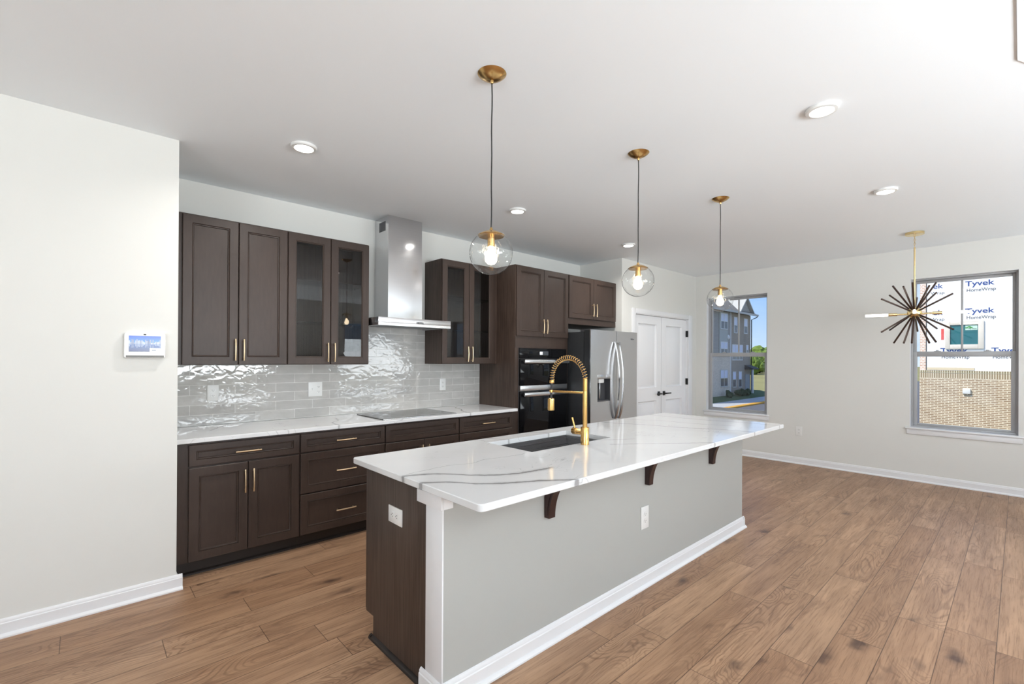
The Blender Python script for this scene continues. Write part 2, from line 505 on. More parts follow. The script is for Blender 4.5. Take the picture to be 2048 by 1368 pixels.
# ------------------------------------------------------------------ mesh builder
class MB:
    def __init__(self):
        self.bm = bmesh.new()

    def _add(self, verts, faces, M=None):
        vs = [self.bm.verts.new(M @ Vector(v) if M else v) for v in verts]
        fs = []
        for f in faces:
            try:
                fs.append(self.bm.faces.new([vs[i] for i in f]))
            except ValueError:
                pass
        return vs, fs

    def box(self, x0, x1, y0, y1, z0, z1, bev=0.0, seg=2, M=None):
        x0, x1 = min(x0, x1), max(x0, x1); y0, y1 = min(y0, y1), max(y0, y1); z0, z1 = min(z0, z1), max(z0, z1)
        v = [(x0, y0, z0), (x1, y0, z0), (x1, y1, z0), (x0, y1, z0), (x0, y0, z1), (x1, y0, z1), (x1, y1, z1), (x0, y1, z1)]
        f = [(3, 2, 1, 0), (4, 5, 6, 7), (0, 1, 5, 4), (1, 2, 6, 5), (2, 3, 7, 6), (3, 0, 4, 7)]
        vs, fs = self._add(v, f, M)
        if bev:
            ed = list({e for fc in fs for e in fc.edges})
            bmesh.ops.bevel(self.bm, geom=ed, offset=bev, segments=seg, profile=0.5, affect='EDGES')
        return self

    def prism(self, poly, axis, a0, a1, M=None):
        """poly: 2D points; axis 0: (y,z) extruded in x; 1: (x,z) in y; 2: (x,y) in z"""
        def P(q, a):
            return {0: (a, q[0], q[1]), 1: (q[0], a, q[1]), 2: (q[0], q[1], a)}[axis]
        n = len(poly)
        v = [P(q, a0) for q in poly] + [P(q, a1) for q in poly]
        f = [tuple(range(n - 1, -1, -1)), tuple(range(n, 2 * n))] + [(i, (i + 1) % n, n + (i + 1) % n, n + i) for i in range(n)]
        self._add(v, f, M)
        return self

    def lathe(self, prof, c=(0, 0, 0), seg=32, axis='z', M=None):
        """prof: (r, h) list; revolve round the axis through c"""
        v, f, rings = [], [], []
        for r, h in prof:
            if r < 1e-6:
                rings.append([len(v)])
                pts = [(0, 0, h)]
            else:
                rings.append(list(range(len(v), len(v) + seg)))
                pts = [(r * math.cos(2 * PI * i / seg), r * math.sin(2 * PI * i / seg), h) for i in range(seg)]
            for x, y, z in pts:
                if axis == 'x':
                    x, y, z = z, x, y
                elif axis == 'y':
                    x, y, z = y, z, x
                v.append((x + c[0], y + c[1], z + c[2]))
        for A, B in zip(rings, rings[1:]):
            for i in range(seg):
                j = (i + 1) % seg
                if len(A) == 1 and len(B) == 1:
                    continue
                if len(A) == 1:
                    f.append((A[0], B[j], B[i]))
                elif len(B) == 1:
                    f.append((A[i], A[j], B[0]))
                else:
                    f.append((A[i], A[j], B[j], B[i]))
        self._add(v, f, M)
        return self

    def cyl(self, p, q, r, r2=None, seg=16):
        return self.tube([p, q], r, seg, r2)

    def tube(self, pts, r, seg=10, r2=None):
        pts = [Vector(p) for p in pts]
        n = len(pts)
        v, f = [], []
        prev = None
        for i, p in enumerate(pts):
            t = (pts[min(i + 1, n - 1)] - pts[max(i - 1, 0)]).normalized()
            if prev is None:
                ref = Vector((0, 0, 1)) if abs(t.z) < 0.9 else Vector((1, 0, 0))
                a = t.cross(ref).normalized()
            else:
                a = (prev - t * prev.dot(t)).normalized()
            prev = a
            b = t.cross(a)
            rr = r if r2 is None else r + (r2 - r) * i / (n - 1)
            for k in range(seg):
                an = 2 * PI * k / seg
                v.append(p + (a * math.cos(an) + b * math.sin(an)) * rr)
        for i in range(n - 1):
            for k in range(seg):
                f.append((i * seg + k, i * seg + (k + 1) % seg, (i + 1) * seg + (k + 1) % seg, (i + 1) * seg + k))
        f.append(tuple(range(seg - 1, -1, -1)))
        f.append(tuple(range((n - 1) * seg, n * seg)))
        self._add(v, f)
        return self

    def sphere(self, c, r, seg=24, rings=12, sc=(1, 1, 1)):
        prof = [(r * math.sin(PI * i / rings), -r * math.cos(PI * i / rings)) for i in range(rings + 1)]
        prof[0] = (0, -r); prof[-1] = (0, r)
        M = Matrix.Translation(c) @ Matrix.Diagonal((*sc, 1))
        return self.lathe(prof, (0, 0, 0), seg, 'z', M)

    def front(self, x0, x1, z0, z1, yf, t=0.02, fr=0.055, glass=False, prof=None, M=None):
        """a five-piece cabinet front facing -y, its face at yf"""
        loops = [(0.0, t), (0.0, 0.0025), (0.0025, 0.0), (fr, 0.0), (fr + 0.0015, 0.006), (fr + 0.006, 0.0035), (fr + 0.010, 0.005), (fr + 0.013, 0.0125)]
        if glass:
            loops = [(0.0, t), (0.0, 0.0025), (0.0025, 0.0), (fr, 0.0), (fr + 0.004, 0.005), (fr + 0.008, 0.005), (fr + 0.010, 0.009), (fr + 0.010, t)]
        if prof:
            loops = prof
        v = []
        for ins, dp in loops:
            y = yf + dp
            v += [(x0 + ins, y, z0 + ins), (x1 - ins, y, z0 + ins), (x1 - ins, y, z1 - ins), (x0 + ins, y, z1 - ins)]
        f = []
        n = len(loops)
        for i in range(n - 1):
            for k in range(4):
                f.append((i * 4 + k, i * 4 + (k + 1) % 4, (i + 1) * 4 + (k + 1) % 4, (i + 1) * 4 + k))
        if glass:
            i = n - 1
            for k in range(4):
                f.append((i * 4 + k, i * 4 + (k + 1) % 4, (k + 1) % 4, k))
        else:
            f.append(((n - 1) * 4, (n - 1) * 4 + 1, (n - 1) * 4 + 2, (n - 1) * 4 + 3))
            f.append((3, 2, 1, 0))
        self._add(v, f, M)
        return self

    def slab(self, outer, z0, z1, hole=None, r=0.003):
        """a slab of any outline, edges eased, with one rectangular hole"""
        bm = self.bm
        n = len(outer)
        cx = sum(p[0] for p in outer) / n; cy = sum(p[1] for p in outer) / n

        def ins(d):
            out = []
            for i, p in enumerate(outer):
                a, b = Vector(outer[i - 1]), Vector(outer[(i + 1) % n])
                t = (b - a).normalized()
                nn = Vector((-t.y, t.x))
                out.append((p[0] + nn.x * d, p[1] + nn.y * d))
            return out
        rings = []
        for d, z in ((r, z0), (0, z0 + r), (0, z1 - r), (r, z1)):
            rings.append([bm.verts.new((x, y, z)) for x, y in ins(d)])
        for A, B in zip(rings, rings[1:]):
            for i in range(n):
                bm.faces.new((A[i], A[(i + 1) % n], B[(i + 1) % n], B[i]))
        hv = []
        if hole:
            x0, x1, y0, y1 = hole
            for z in (z0, z1):
                hv.append([bm.verts.new(q) for q in ((x0, y0, z), (x1, y0, z), (x1, y1, z), (x0, y1, z))])
            for i in range(4):
                bm.faces.new((hv[0][(i + 1) % 4], hv[0][i], hv[1][i], hv[1][(i + 1) % 4]))
        for ring, hh, up_ in ((rings[0], hv[0] if hv else None, -1), (rings[-1], hv[1] if hv else None, 1)):
            edges = [bm.edges.get((ring[i], ring[(i + 1) % n])) for i in range(n)]
            if hh:
                edges += [bm.edges.get((hh[i], hh[(i + 1) % 4])) for i in range(4)]
                bmesh.ops.triangle_fill(bm, edges=edges, use_beauty=True, normal=(0, 0, up_))
            else:
                bm.faces.new(ring)
        return self

    def build(self, name, mat, parent=None, kind=None, smooth=True, angle=35, recalc=True):
        bm = self.bm
        if recalc:
            bmesh.ops.recalc_face_normals(bm, faces=bm.faces[:])
        org = origin_of(parent)
        if org.length > 0:
            bmesh.ops.translate(bm, verts=bm.verts[:], vec=-org)
        me = bpy.data.meshes.new(name)
        bm.to_mesh(me)
        bm.free()
        if smooth:
            me.polygons.foreach_set('use_smooth', [True] * len(me.polygons))
            me.set_sharp_from_angle(angle=R(angle))
        if mat:
            me.materials.append(mat)
        o = bpy.data.objects.new(name, me)
        COL.objects.link(o)
        if parent:
            o.parent = parent
        if kind:
            o['kind'] = kind
        return o


def origin_of(parent):
    v = Vector((0, 0, 0))
    while parent:
        v += Vector(parent.location)
        parent = parent.parent
    return v


def tag(o, label, cat, group=None):
    o['label'] = label; o['category'] = cat
    if group:
        o['group'] = group
    return o


def thing(name, label, cat, loc=(0, 0, 0), group=None):
    o = bpy.data.objects.new(name, None)
    o.empty_display_size = 0.1
    COL.objects.link(o)
    o.location = loc
    return tag(o, label, cat, group)


def structure(name, loc=(0, 0, 0)):
    o = bpy.data.objects.new(name, None)
    o.empty_display_size = 0.1
    COL.objects.link(o)
    o.location = loc
    o['kind'] = 'structure'
    return o


def copy_tree(o, parent=None):
    c = o.copy()
    COL.objects.link(c)
    if parent:
        c.parent = parent
    for ch in list(o.children):
        copy_tree(ch, c)
    return c


def lettering(body, width, height, M, name, mat, parent, bold=0.0, thick=0.002):
    """text as a mesh: its ink box scaled to width x height, lower left corner at M's origin"""
    cu = bpy.data.curves.new('lettering', 'FONT')
    cu.body = body
    cu.offset = bold
    cu.extrude = 0.01
    tmp = bpy.data.objects.new('lettering_source', cu)
    COL.objects.link(tmp)
    dg = bpy.context.evaluated_depsgraph_get()
    me = bpy.data.meshes.new_from_object(tmp.evaluated_get(dg))
    bpy.data.objects.remove(tmp)
    bpy.data.curves.remove(cu)
    xs = [v.co.x for v in me.vertices]; ys = [v.co.y for v in me.vertices]
    x0, x1, y0, y1 = min(xs), max(xs), min(ys), max(ys)
    S = Matrix.Diagonal((width / (x1 - x0), height / (y1 - y0), thick / 0.02, 1)) @ Matrix.Translation((-x0, -y0, 0.01))
    me.transform(Matrix.Translation(-origin_of(parent)) @ M @ S)
    me.name = name
    me.materials.clear()
    me.materials.append(mat)
    o = bpy.data.objects.new(name, me)
    COL.objects.link(o)
    o.parent = parent
    return o


# facing matrices for flat things built facing -y at the origin (x right, z up)
def face_minus_y(x, y, z):
    return Matrix.Translation((x, y, z))


def face_minus_x(x, y, z):
    return Matrix.Translation((x, y, z)) @ Matrix.Rotation(R(-90), 4, 'Z')


TEXT_MINUS_Y = Matrix(((1, 0, 0, 0), (0, 0, -1, 0), (0, 1, 0, 0), (0, 0, 0, 1)))
TEXT_MINUS_X = Matrix(((0, 0, -1, 0), (-1, 0, 0, 0), (0, 1, 0, 0), (0, 0, 0, 1)))

# ------------------------------------------------------------------ room shell
MB().box(XR - 0.2, XF + 0.2, YR - 0.2, 4.6, -0.12, 0).build('floor', FLOOR, kind='structure')
MB().box(XR - 0.2, XF + 0.2, YR - 0.2, 4.6, H, H + 0.15).build('ceiling', CEIL, kind='structure')
MB().box(XR, XL, YL, 4.45, 0, H).build('wall_left', WALL, kind='structure')
MB().box(XL, XP, YK, 4.45, 0, H).build('wall_kitchen', WALL, kind='structure')
# pantry walls with the recess the double doors hang in
DX0, DX1, DZ = 5.595, 7.112, 2.083
b = MB()
b.box(XP, DX0, YD, 4.45, 0, H)
b.box(DX1, XF, YD, 4.45, 0, H)
b.box(DX0, DX1, YD, 4.45, DZ, H)
b.box(DX0, DX1, YD + 0.10, 4.45, 0, DZ)
b.build('wall_pantry', WALL, kind='structure')
# far wall with three window openings
WIN = [(2.497, 3.401), (0.006, 0.902), (-2.50, -1.604)]
WZ0, WZ1 = 0.645, 2.432
b = MB()
ys = [YR - 0.2] + [v for w in sorted(WIN) for v in w] + [4.6]
for i in range(0, len(ys), 2):
    b.box(XF, XF + 0.2, ys[i], ys[i + 1], 0, H)
for y0, y1 in WIN:
    b.box(XF, XF + 0.2, y0, y1, 0, WZ0)
    b.box(XF, XF + 0.2, y0, y1, WZ1, H)
b.build('wall_far', WALL, kind='structure')
# right wall (never in view), its two windows added for the fill lights
b = MB()
xs_ = [XR, 0.4, 3.0, 4.7, 6.5, XF]
for i in range(0, 6, 2):
    b.box(xs_[i], xs_[i + 1], YR - 0.2, YR, 0, H)
for x0, x1 in ((0.4, 3.0), (4.7, 6.5)):
    b.box(x0, x1, YR - 0.2, YR, 0, 0.645); b.box(x0, x1, YR - 0.2, YR, 2.36, H)
b.build('wall_right', WALL, kind='structure')
# rear wall with two glazed openings
b = MB()
for y0, y1 in ((YR, -2.9), (-0.6, 0.4), (2.0, YL)):
    b.box(XR - 0.2, XR, y0, y1, 0, H)
for y0, y1 in ((-2.9, -0.6), (0.4, 2.0)):
    b.box(XR - 0.2, XR, y0, y1, 2.32, H); b.box(XR - 0.2, XR, y0, y1, 0, 0.16)
b.build('wall_rear', WALL, kind='structure')
# dropped ceiling over the stair side, just above the camera
b = MB()
zb = H - 0.006
xk = 3.081 * (zb - EYE) / (H - EYE)
b.prism([(XR, 0.013), (xk, 0.010), (xk + 1.6, -0.75), (xk + 1.6, YR), (XR, YR)], 2, zb, H)
b.build('ceiling_bulkhead', CEIL, kind='structure')


# baseboards: a profile swept along straight runs
def baseboard(name, run, h=0.075, t=0.014, shoe=0.017, mat=TRIM):
    """run: list of (x0,y0,x1,y1,nx,ny): wall line and the direction into the room"""
    b = MB()
    for x0, y0, x1, y1, nx, ny in run:
        prof = [(0, 0), (shoe + t, 0), (shoe + t, 0.008), (t + 0.006, 0.018), (t, 0.019), (t, h - 0.006), (t * 0.75, h - 0.002), (t * 0.75, h + 0.006), (t * 0.35, h + 0.015), (0, h + 0.017)]
        n = len(prof)
        v = [(x0 + nx * a, y0 + ny * a, z) for a, z in prof] + [(x1 + nx * a, y1 + ny * a, z) for a, z in prof]
        f = [tuple(range(n)), tuple(range(2 * n - 1, n - 1, -1))] + [(i, (i + 1) % n, n + (i + 1) % n, n + i) for i in range(n)]
        b._add(v, f)
    return b


baseboard('x', [(XR, YL, XL + 0.031, YL, 0, -1), (XL, YL - 0.0, XL, 3.70, 1, 0)]).build('baseboard_left', TRIM, kind='structure')
baseboard('x', [(XF, YR, XF, YD, -1, 0)]).build('baseboard_far', TRIM, kind='structure')
baseboard('x', [(XP, YD, 5.51, YD, 0, -1), (7.228, YD, XF, YD, 0, -1)]).build('baseboard_pantry', TRIM, kind='structure')
baseboard('x', [(XR, YR, XF, YR, 0, 1)]).build('baseboard_right', TRIM, kind='structure')

# tiled backsplash: a thin tiled sheet on the kitchen wall, higher behind the hood
b = MB()
b.prism([(XL + 0.002, 0.916), (3.433, 0.916), (3.433, 1.385), (2.688, 1.385), (2.688, 1.76), (1.906, 1.76), (1.906, 1.385), (XL + 0.002, 1.385)], 1, YK - 0.009, YK)
b.build('wall_backsplash', TILE, kind='structure')


# ------------------------------------------------------------------ windows
def make_window(idx, y0, y1, visible=True):
    root = structure('window_%d' % idx, (XF, (y0 + y1) / 2, WZ0))
    fx = XF + 0.08
    b = MB()   # outer frame
    w = 0.022
    b.box(fx - 0.012, fx + 0.07, y0, y0 + w, WZ0, WZ1, 0.002); b.box(fx - 0.012, fx + 0.07, y1 - w, y1, WZ0, WZ1, 0.002)
    b.box(fx - 0.012, fx + 0.07, y0 + w, y1 - w, WZ1 - w, WZ1, 0.002); b.box(fx - 0.012, fx + 0.07, y0 + w, y1 - w, WZ0, WZ0 + w, 0.002)
    b.build('window_frame', GREYFRAME, root)
    zm0, zm1 = 1.495, 1.552

    def sash(xa, za, zb, rail_b, rail_t, st):
        s = MB()
        ya, yb = y0 + w, y1 - w
        s.box(xa, xa + 0.03, ya, ya + st, za, zb, 0.003); s.box(xa, xa + 0.03, yb - st, yb, za, zb, 0.003)
        s.box(xa, xa + 0.03, ya + st, yb - st, za, za + rail_b, 0.003); s.box(xa, xa + 0.03, ya + st, yb - st, zb - rail_t, zb, 0.003)
        return s, (ya + st, yb - st, za + rail_b, zb - rail_t)
    s, g = sash(fx + 0.034, zm0 + 0.005, WZ1 - w, 0.045, 0.030, 0.028)
    up_ = s.build('upper_sash', GREYFRAME, root)
    MB().box(fx + 0.047, fx + 0.052, *g).build('pane', PANE, up_)
    ym = (y0 + y1) / 2
    MB().box(fx + 0.036, fx + 0.060, ym - 0.009, ym + 0.009, g[2], g[3], 0.002).build('muntin', GREYFRAME, up_)
    s, g = sash(fx - 0.004, WZ0 + w, zm1 + 0.004, 0.025, 0.060, 0.038)
    lo = s.build('lower_sash', GREYFRAME, root)
    MB().box(fx + 0.009, fx + 0.014, *g).build('pane', PANE, lo)
    for yy in (y0 + 0.24, y1 - 0.24):
        k = MB()
        k.box(fx - 0.002, fx + 0.028, yy - 0.03, yy + 0.03, zm1 + 0.004, zm1 + 0.012, 0.003)
        k.cyl((fx + 0.012, yy, zm1 + 0.012), (fx + 0.012, yy, zm1 + 0.020), 0.012)
        k.build('sash_lock', GREYFRAME, root)
    # white painted returns, stool and apron
    b = MB()
    b.box(XF - 0.0005, fx - 0.012, y0, y0 + 0.004, WZ0, WZ1); b.box(XF - 0.0005, fx - 0.012, y1 - 0.004, y1, WZ0, WZ1)
    b.box(XF - 0.0005, fx - 0.012, y0, y1, WZ1 - 0.004, WZ1)
    b.build('window_return', TRIM, root)
    b = MB()
    b.box(XF - 0.032, XF, y0 - 0.038, y1 + 0.038, WZ0 - 0.020, WZ0 + 0.001, 0.005)
    b.box(XF, fx - 0.012, y0 + 0.001, y1 - 0.001, WZ0 - 0.018, WZ0 + 0.001)
    b.build('window_stool', TRIM, root)
    MB().box(XF - 0.016, XF, y0 - 0.028, y1 + 0.028, WZ0 - 0.082, WZ0 - 0.0205, 0.004).build('window_apron', TRIM, root)
    return root


for i, (y0, y1) in enumerate(WIN):
    make_window(i + 1, y0, y1)


# ------------------------------------------------------------------ pantry double doors
def pantry_leaf(name, x0, x1, hinge_side):
    root = structure(name, ((x0 + x1) / 2, YD, 0))
    yf = YD + 0.028
    z0, z1 = 0.012, DZ - 0.012
    st = 0.128
    b = MB()
    pa = [(0, 0.0), (0.010, 0.006), (0.022, 0.010), (0.034, 0.006), (0.05, 0.004)]
    # stiles and rails as one leaf with two moulded openings
    for (a, c, d, e) in ((x0, x0 + st, z0, z1), (x1 - st, x1, z0, z1), (x0 + st, x1 - st, z0, 0.22), (x0 + st, x1 - st, 0.845, 1.035), (x0 + st, x1 - st, 1.955, z1)):
        b.box(a, c, yf, yf + 0.038, d, e)
    for d, e in ((0.22, 0.845), (1.035, 1.955)):
        b.front(x0 + st, x1 - st, d, e, yf, 0.03, prof=[(0, 0.03), (0, 0.0), (0.003, 0.012), (0.016, 0.026), (0.026, 0.027), (0.031, 0.018), (0.060, 0.007)])
    leaf = b.build('door_leaf', DOORW, root, recalc=True)
    s = 1 if hinge_side == 'right' else -1
    xh = (x1 + 0.004) if s > 0 else (x0 - 0.004)
    for z in (1.852, 1.098, 0.26):
        MB().box(xh - 0.012, xh + 0.012, YD - 0.006, YD + 0.03, z - 0.05, z + 0.05, 0.002).build('hinge', BLACKMETAL if s > 0 else STEEL, root)
    xl = (x0 + 0.068) if s > 0 else (x1 - 0.068)
    k = MB()
    k.box(xl - 0.032, xl + 0.032, yf - 0.009, yf, 0.91, 0.975, 0.003)
    k.cyl((xl, yf - 0.009, 0.942), (xl, yf - 0.05, 0.942), 0.010)
    k.box(xl - 0.012 if s > 0 else xl - 0.125, xl + 0.125 if s > 0 else xl + 0.012, yf - 0.058, yf - 0.044, 0.933, 0.952, 0.004)
    k.build('door_lever', BLACKMETAL, root)
    return root


pantry_leaf('door_1', DX0 + 0.004, 6.345, 'left')
pantry_leaf('door_2', 6.356, DX1 - 0.012, 'right')
b = MB()
for x0, x1, z0, z1 in ((5.51, DX0, 0, 2.150), (DX1, 7.228, 0, 2.150), (DX0, DX1, DZ, 2.150)):
    b.box(x0, x1, YD - 0.016, YD, z0, z1, 0.003)
b.box(DX0, DX0 + 0.004, YD, YD + 0.07, 0, DZ); b.box(DX1 - 0.012, DX1, YD, YD + 0.07, 0, DZ); b.box(DX0, DX1, YD, YD + 0.07, DZ - 0.008, DZ)
b.build('trim_1', TRIM, kind='structure')

# ------------------------------------------------------------------ cabinets
def pull(parent, x, z, yf, vertical=True, L=0.160):
    """arched bar pull on a front facing -y"""
    b = MB()
    h = L / 2
    def P(a, d):
        return (x, yf - d, z + a) if vertical else (x + a, yf - d, z)
    pts = [P(-h + L * i / 8, 0.027 + 0.006 * math.sin(PI * i / 8)) for i in range(9)]
    b.tube(pts, 0.0058, 8)
    for a in (-h * 0.8, h * 0.8):
        b.cyl(P(a, 0.0), P(a, 0.029), 0.0042, seg=8)
    return b.build('handle', PULL, parent)


def door(parent, x0, x1, z0, z1, yf, handle=None, glass=False, t=0.02):
    d = MB().front(x0, x1, z0, z1, yf, t, 0.056, glass).build('door', WOODUP, parent)
    if glass:
        MB().box(x0 + 0.060, x1 - 0.060, yf + 0.011, yf + 0.014, z0 + 0.060, z1 - 0.060).build('glass_pane', CABGLASS, d)
    if handle:
        pull(d, handle[0], handle[1], yf, True)
    return d


def drawer(parent, x0, x1, z0, z1, yf, handle=True, name='drawer', fr=0.040, hz=None):
    d = MB().front(x0, x1, z0, z1, yf, 0.02, fr).build(name, WOODUP, parent)
    if handle:
        pull(d, (x0 + x1) / 2, hz if hz else (z0 + z1) / 2, yf, False)
    return d


YB, YBF = 3.670, 3.650     # base cabinet box front, door face
YU, YUF = 3.976, 3.956     # wall cabinets
YT, YTF = 3.675, 3.655     # tall cabinets


def base_cabinet(label, x0, x1):
    t = thing('base_cabinet', label, 'cabinet', ((x0 + x1) / 2, (YB + YK) / 2, 0), 'base cabinets along the kitchen wall')
    MB().box(x0 + 0.0005, x1 - 0.0005, YB, YK - 0.002, 0.102, 0.8835).build('carcass', WOODUP, t)
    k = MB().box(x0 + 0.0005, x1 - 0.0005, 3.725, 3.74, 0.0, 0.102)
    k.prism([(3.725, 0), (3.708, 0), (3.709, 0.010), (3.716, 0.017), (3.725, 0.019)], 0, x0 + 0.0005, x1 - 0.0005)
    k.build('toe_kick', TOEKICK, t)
    return t


c = base_cabinet('dark brown base cabinet beside the left wall, one drawer over two doors', XL + 0.001, 1.212)
drawer(c, 0.518, 1.207, 0.728, 0.868, YBF, hz=0.795)
door(c, 0.518, 0.862, 0.106, 0.716, YBF, (0.842, 0.588))
door(c, 0.867, 1.207, 0.106, 0.716, YBF, (0.895, 0.588))
c = base_cabinet('dark brown base cabinet with three stacked drawers behind the island corner', 1.212, 1.909)
drawer(c, 1.218, 1.903, 0.728, 0.868, YBF, hz=0.796)
drawer(c, 1.218, 1.903, 0.417, 0.718, YBF, fr=0.050, hz=0.561)
drawer(c, 1.218, 1.903, 0.106, 0.408, YBF, fr=0.050, hz=0.247)
c = base_cabinet('dark brown base cabinet under the black cooktop with a handleless top panel', 1.909, 2.686)
drawer(c, 1.915, 2.680, 0.723, 0.868, YBF, handle=False, name='false_front')
door(c, 1.915, 2.294, 0.106, 0.714, YBF, (2.264, 0.588))
door(c, 2.299, 2.680, 0.106, 0.714, YBF, (2.330, 0.588))
c = base_cabinet('dark brown drawer base cabinet next to the tall oven cabinet', 2.686, 3.434)
drawer(c, 2.692, 3.380, 0.721, 0.868, YBF, hz=0.795)
drawer(c, 2.692, 3.380, 0.417, 0.714, YBF, fr=0.050, handle=True)
drawer(c, 2.692, 3.380, 0.106, 0.408, YBF, fr=0.050, handle=True)


def wall_cabinet(label, x0, x1, z0=1.387, z1=2.461, hollow=False, yb=YU):
    t = thing('wall_cabinet', label, 'cabinet', ((x0 + x1) / 2, (yb + YK) / 2, z0), 'upper cabinets along the kitchen wall')
    b = MB()
    x0 += 0.0005; x1 -= 0.0005
    if hollow:
        th = 0.017
        b.box(x0, x0 + th, yb, YK - 0.001, z0, z1); b.box(x1 - th, x1, yb, YK - 0.001, z0, z1)
        b.box(x0 + th, x1 - th, yb, YK - 0.001, z0, z0 + th); b.box(x0 + th, x1 - th, yb, YK - 0.001, z1 - th, z1)
        b.box(x0 + th, x1 - th, YK - 0.012, YK - 0.001, z0 + th, z1 - th)
    else:
        b.box(x0, x1, yb, YK - 0.001, z0, z1)
    b.build('carcass', VENEER if hollow else WOODUP, t)
    return t


c = wall_cabinet('dark brown wall cabinet with two solid doors, against the left wall', XL + 0.001, 1.211)
door(c, 0.517, 0.862, 1.391, 2.452, YUF, (0.842, 1.50))
door(c, 0.868, 1.207, 1.391, 2.452, YUF, (0.898, 1.50))


def glazed(label, x0, x1, d0, dm, d1):
    t = wall_cabinet(label, x0, x1, hollow=True)
    door(t, d0, dm - 0.003, 1.391, 2.452, YUF, (dm - 0.030, 1.49), True)
    door(t, dm + 0.003, d1, 1.391, 2.452, YUF, (dm + 0.027, 1.49), True)
    if x1 - d1 > 0.02:
        MB().box(d1 + 0.004, x1 - 0.018, YU, YU + 0.017, 1.404, 2.444).build('filler_stile', WOODUP, t)
    for z in (1.735, 2.085):
        MB().box(x0 + 0.019, x1 - 0.019, YU + 0.02, YK - 0.014, z, z + 0.007).build('shelf', SHELFGLASS, t)
    for sx, xa in ((1, x0 + 0.0176), (-1, x1 - 0.0176)):
        for y in (YU + 0.05, YK - 0.07):
            for z in (1.735, 2.085):
                MB().cyl((xa, y, z - 0.004), (xa + sx * 0.010, y, z - 0.004), 0.0035, seg=8).build('shelf_pin', STEELBRIGHT, t)
    return t


glazed('dark brown wall cabinet with two glass doors left of the range hood', 1.211, 1.904, 1.216, 1.558, 1.900)
glazed('dark brown wall cabinet with two glass doors right of the range hood', 2.688, 3.434, 2.692, 3.034, 3.376)

# tall oven cabinet
t = thing('oven_cabinet', 'tall dark brown cabinet that houses the double wall oven', 'cabinet', (3.866, 3.97, 0))
X0, X1 = 3.4345, 4.297
OX0, OX1, OZ0, OZ1 = 3.487, 4.255, 0.45, 1.560
b = MB()
b.box(X0, OX0 - 0.001, YT, YK - 0.002, 0.102, 2.463); b.box(OX1 + 0.001, X1, YT, YK - 0.002, 0.102, 2.463)
b.box(OX0 - 0.001, OX1 + 0.001, YT, YK - 0.002, OZ1 + 0.002, 2.463); b.box(OX0 - 0.001, OX1 + 0.001, YT, YK - 0.002, 0.102, OZ0 - 0.002)
b.build('carcass', VENEER, t)
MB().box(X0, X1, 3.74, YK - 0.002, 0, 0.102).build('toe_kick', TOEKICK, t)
MB().box(X0 + 0.001, X1 - 0.001, YT - 0.004, YT, 1.564, 1.688).build('filler_panel', WOODUP, t)
door(t, 3.446, 3.864, 1.693, 2.455, YTF, (3.838, 1.81))
door(t, 3.870, 4.289, 1.693, 2.455, YTF, (3.897, 1.81))
drawer(t, 3.446, 4.289, 0.115, 0.43, YTF, fr=0.05)

# cabinet above the refrigerator
t = wall_cabinet('short dark brown cabinet with two doors above the refrigerator', 4.298, 5.272, 1.868, 2.463, yb=YT)
t['group'] = 'upper cabinets along the kitchen wall'
door(t, 4.306, 4.779, 1.943, 2.455, YTF, (4.748, 2.06))
door(t, 4.785, 5.262, 1.943, 2.455, YTF, (4.815, 2.06))
MB().box(4.300, 5.270, YT - 0.006, YT, 1.870, 1.938).build('filler_panel', WOODUP, t)

# ------------------------------------------------------------------ double wall oven
t = thing('wall_oven', 'black glass double wall oven with two steel bar handles', 'oven', (3.871, 3.9, OZ0))
MB().box(OX0, OX1, YTF + 0.012, YK - 0.05, OZ0, OZ1).build('housing', DARKPLASTIC, t)
cp = MB().box(OX0, OX1, YTF, YTF + 0.012, 1.450, OZ1, 0.002).build('control_panel', OVENGLASS, t)
MB().box(3.80, 3.94, YTF - 0.0008, YTF, 1.485, 1.530).build('display', simple('oven_display', (0.05, 0.055, 0.06), 0.1), cp)
MB().box(3.80, 3.845, YTF - 0.0014, YTF - 0.0008, 1.492, 1.524).build('display_digits', simple('display_white', (0.75, 0.78, 0.8), 0.3, emis=0.5), cp)


def oven_door(z0, z1, zh, trim):
    d = MB().box(OX0, OX1, YTF - 0.014, YTF + 0.012, z0, z1, 0.003).build('oven_door', OVENGLASS, t)
    h = MB()
    h.box(OX0 + 0.022, OX1 - 0.016, YTF - 0.066, YTF - 0.050, zh - 0.021, zh + 0.021, 0.004)
    for x in (OX0 + 0.06, OX1 - 0.055):
        h.box(x - 0.012, x + 0.012, YTF - 0.052, YTF - 0.014, zh - 0.012, zh + 0.012)
    h.build('handle', STEELBRIGHT, d)
    if trim:
        MB().box(OX0, OX1, YTF - 0.014, YTF + 0.012, trim[0], trim[1], 0.002).build('steel_trim', STEEL, d)
    return d


oven_door(1.153, 1.446, 1.416, (1.094, 1.151))
oven_door(OZ0, 1.088, 1.056, None)

# ------------------------------------------------------------------ refrigerator
FX0, FX1, FY, FZ = 4.308, 5.268, 3.335, 1.787
FM = 4.812
t = thing('refrigerator', 'stainless side by side refrigerator with an ice and water dispenser', 'refrigerator', (4.79, 3.85, 0))
b = MB()
b.box(FX0 + 0.003, FX1 - 0.003, FY + 0.105, YK - 0.03, 0.02, FZ - 0.022, 0.004)
b.build('cabinet_body', FRIDGESIDE, t)
for x in (FX0 + 0.05, FX1 - 0.05):
    MB().box(x - 0.035, x + 0.035, FY + 0.03, FY + 0.16, FZ - 0.022, FZ + 0.006, 0.004).build('hinge_cover', DARKPLASTIC, t)
MB().box(FX0 + 0.01, FX1 - 0.01, FY + 0.06, FY + 0.105, 0.0, 0.085).build('base_grille', DARKPLASTIC, t)
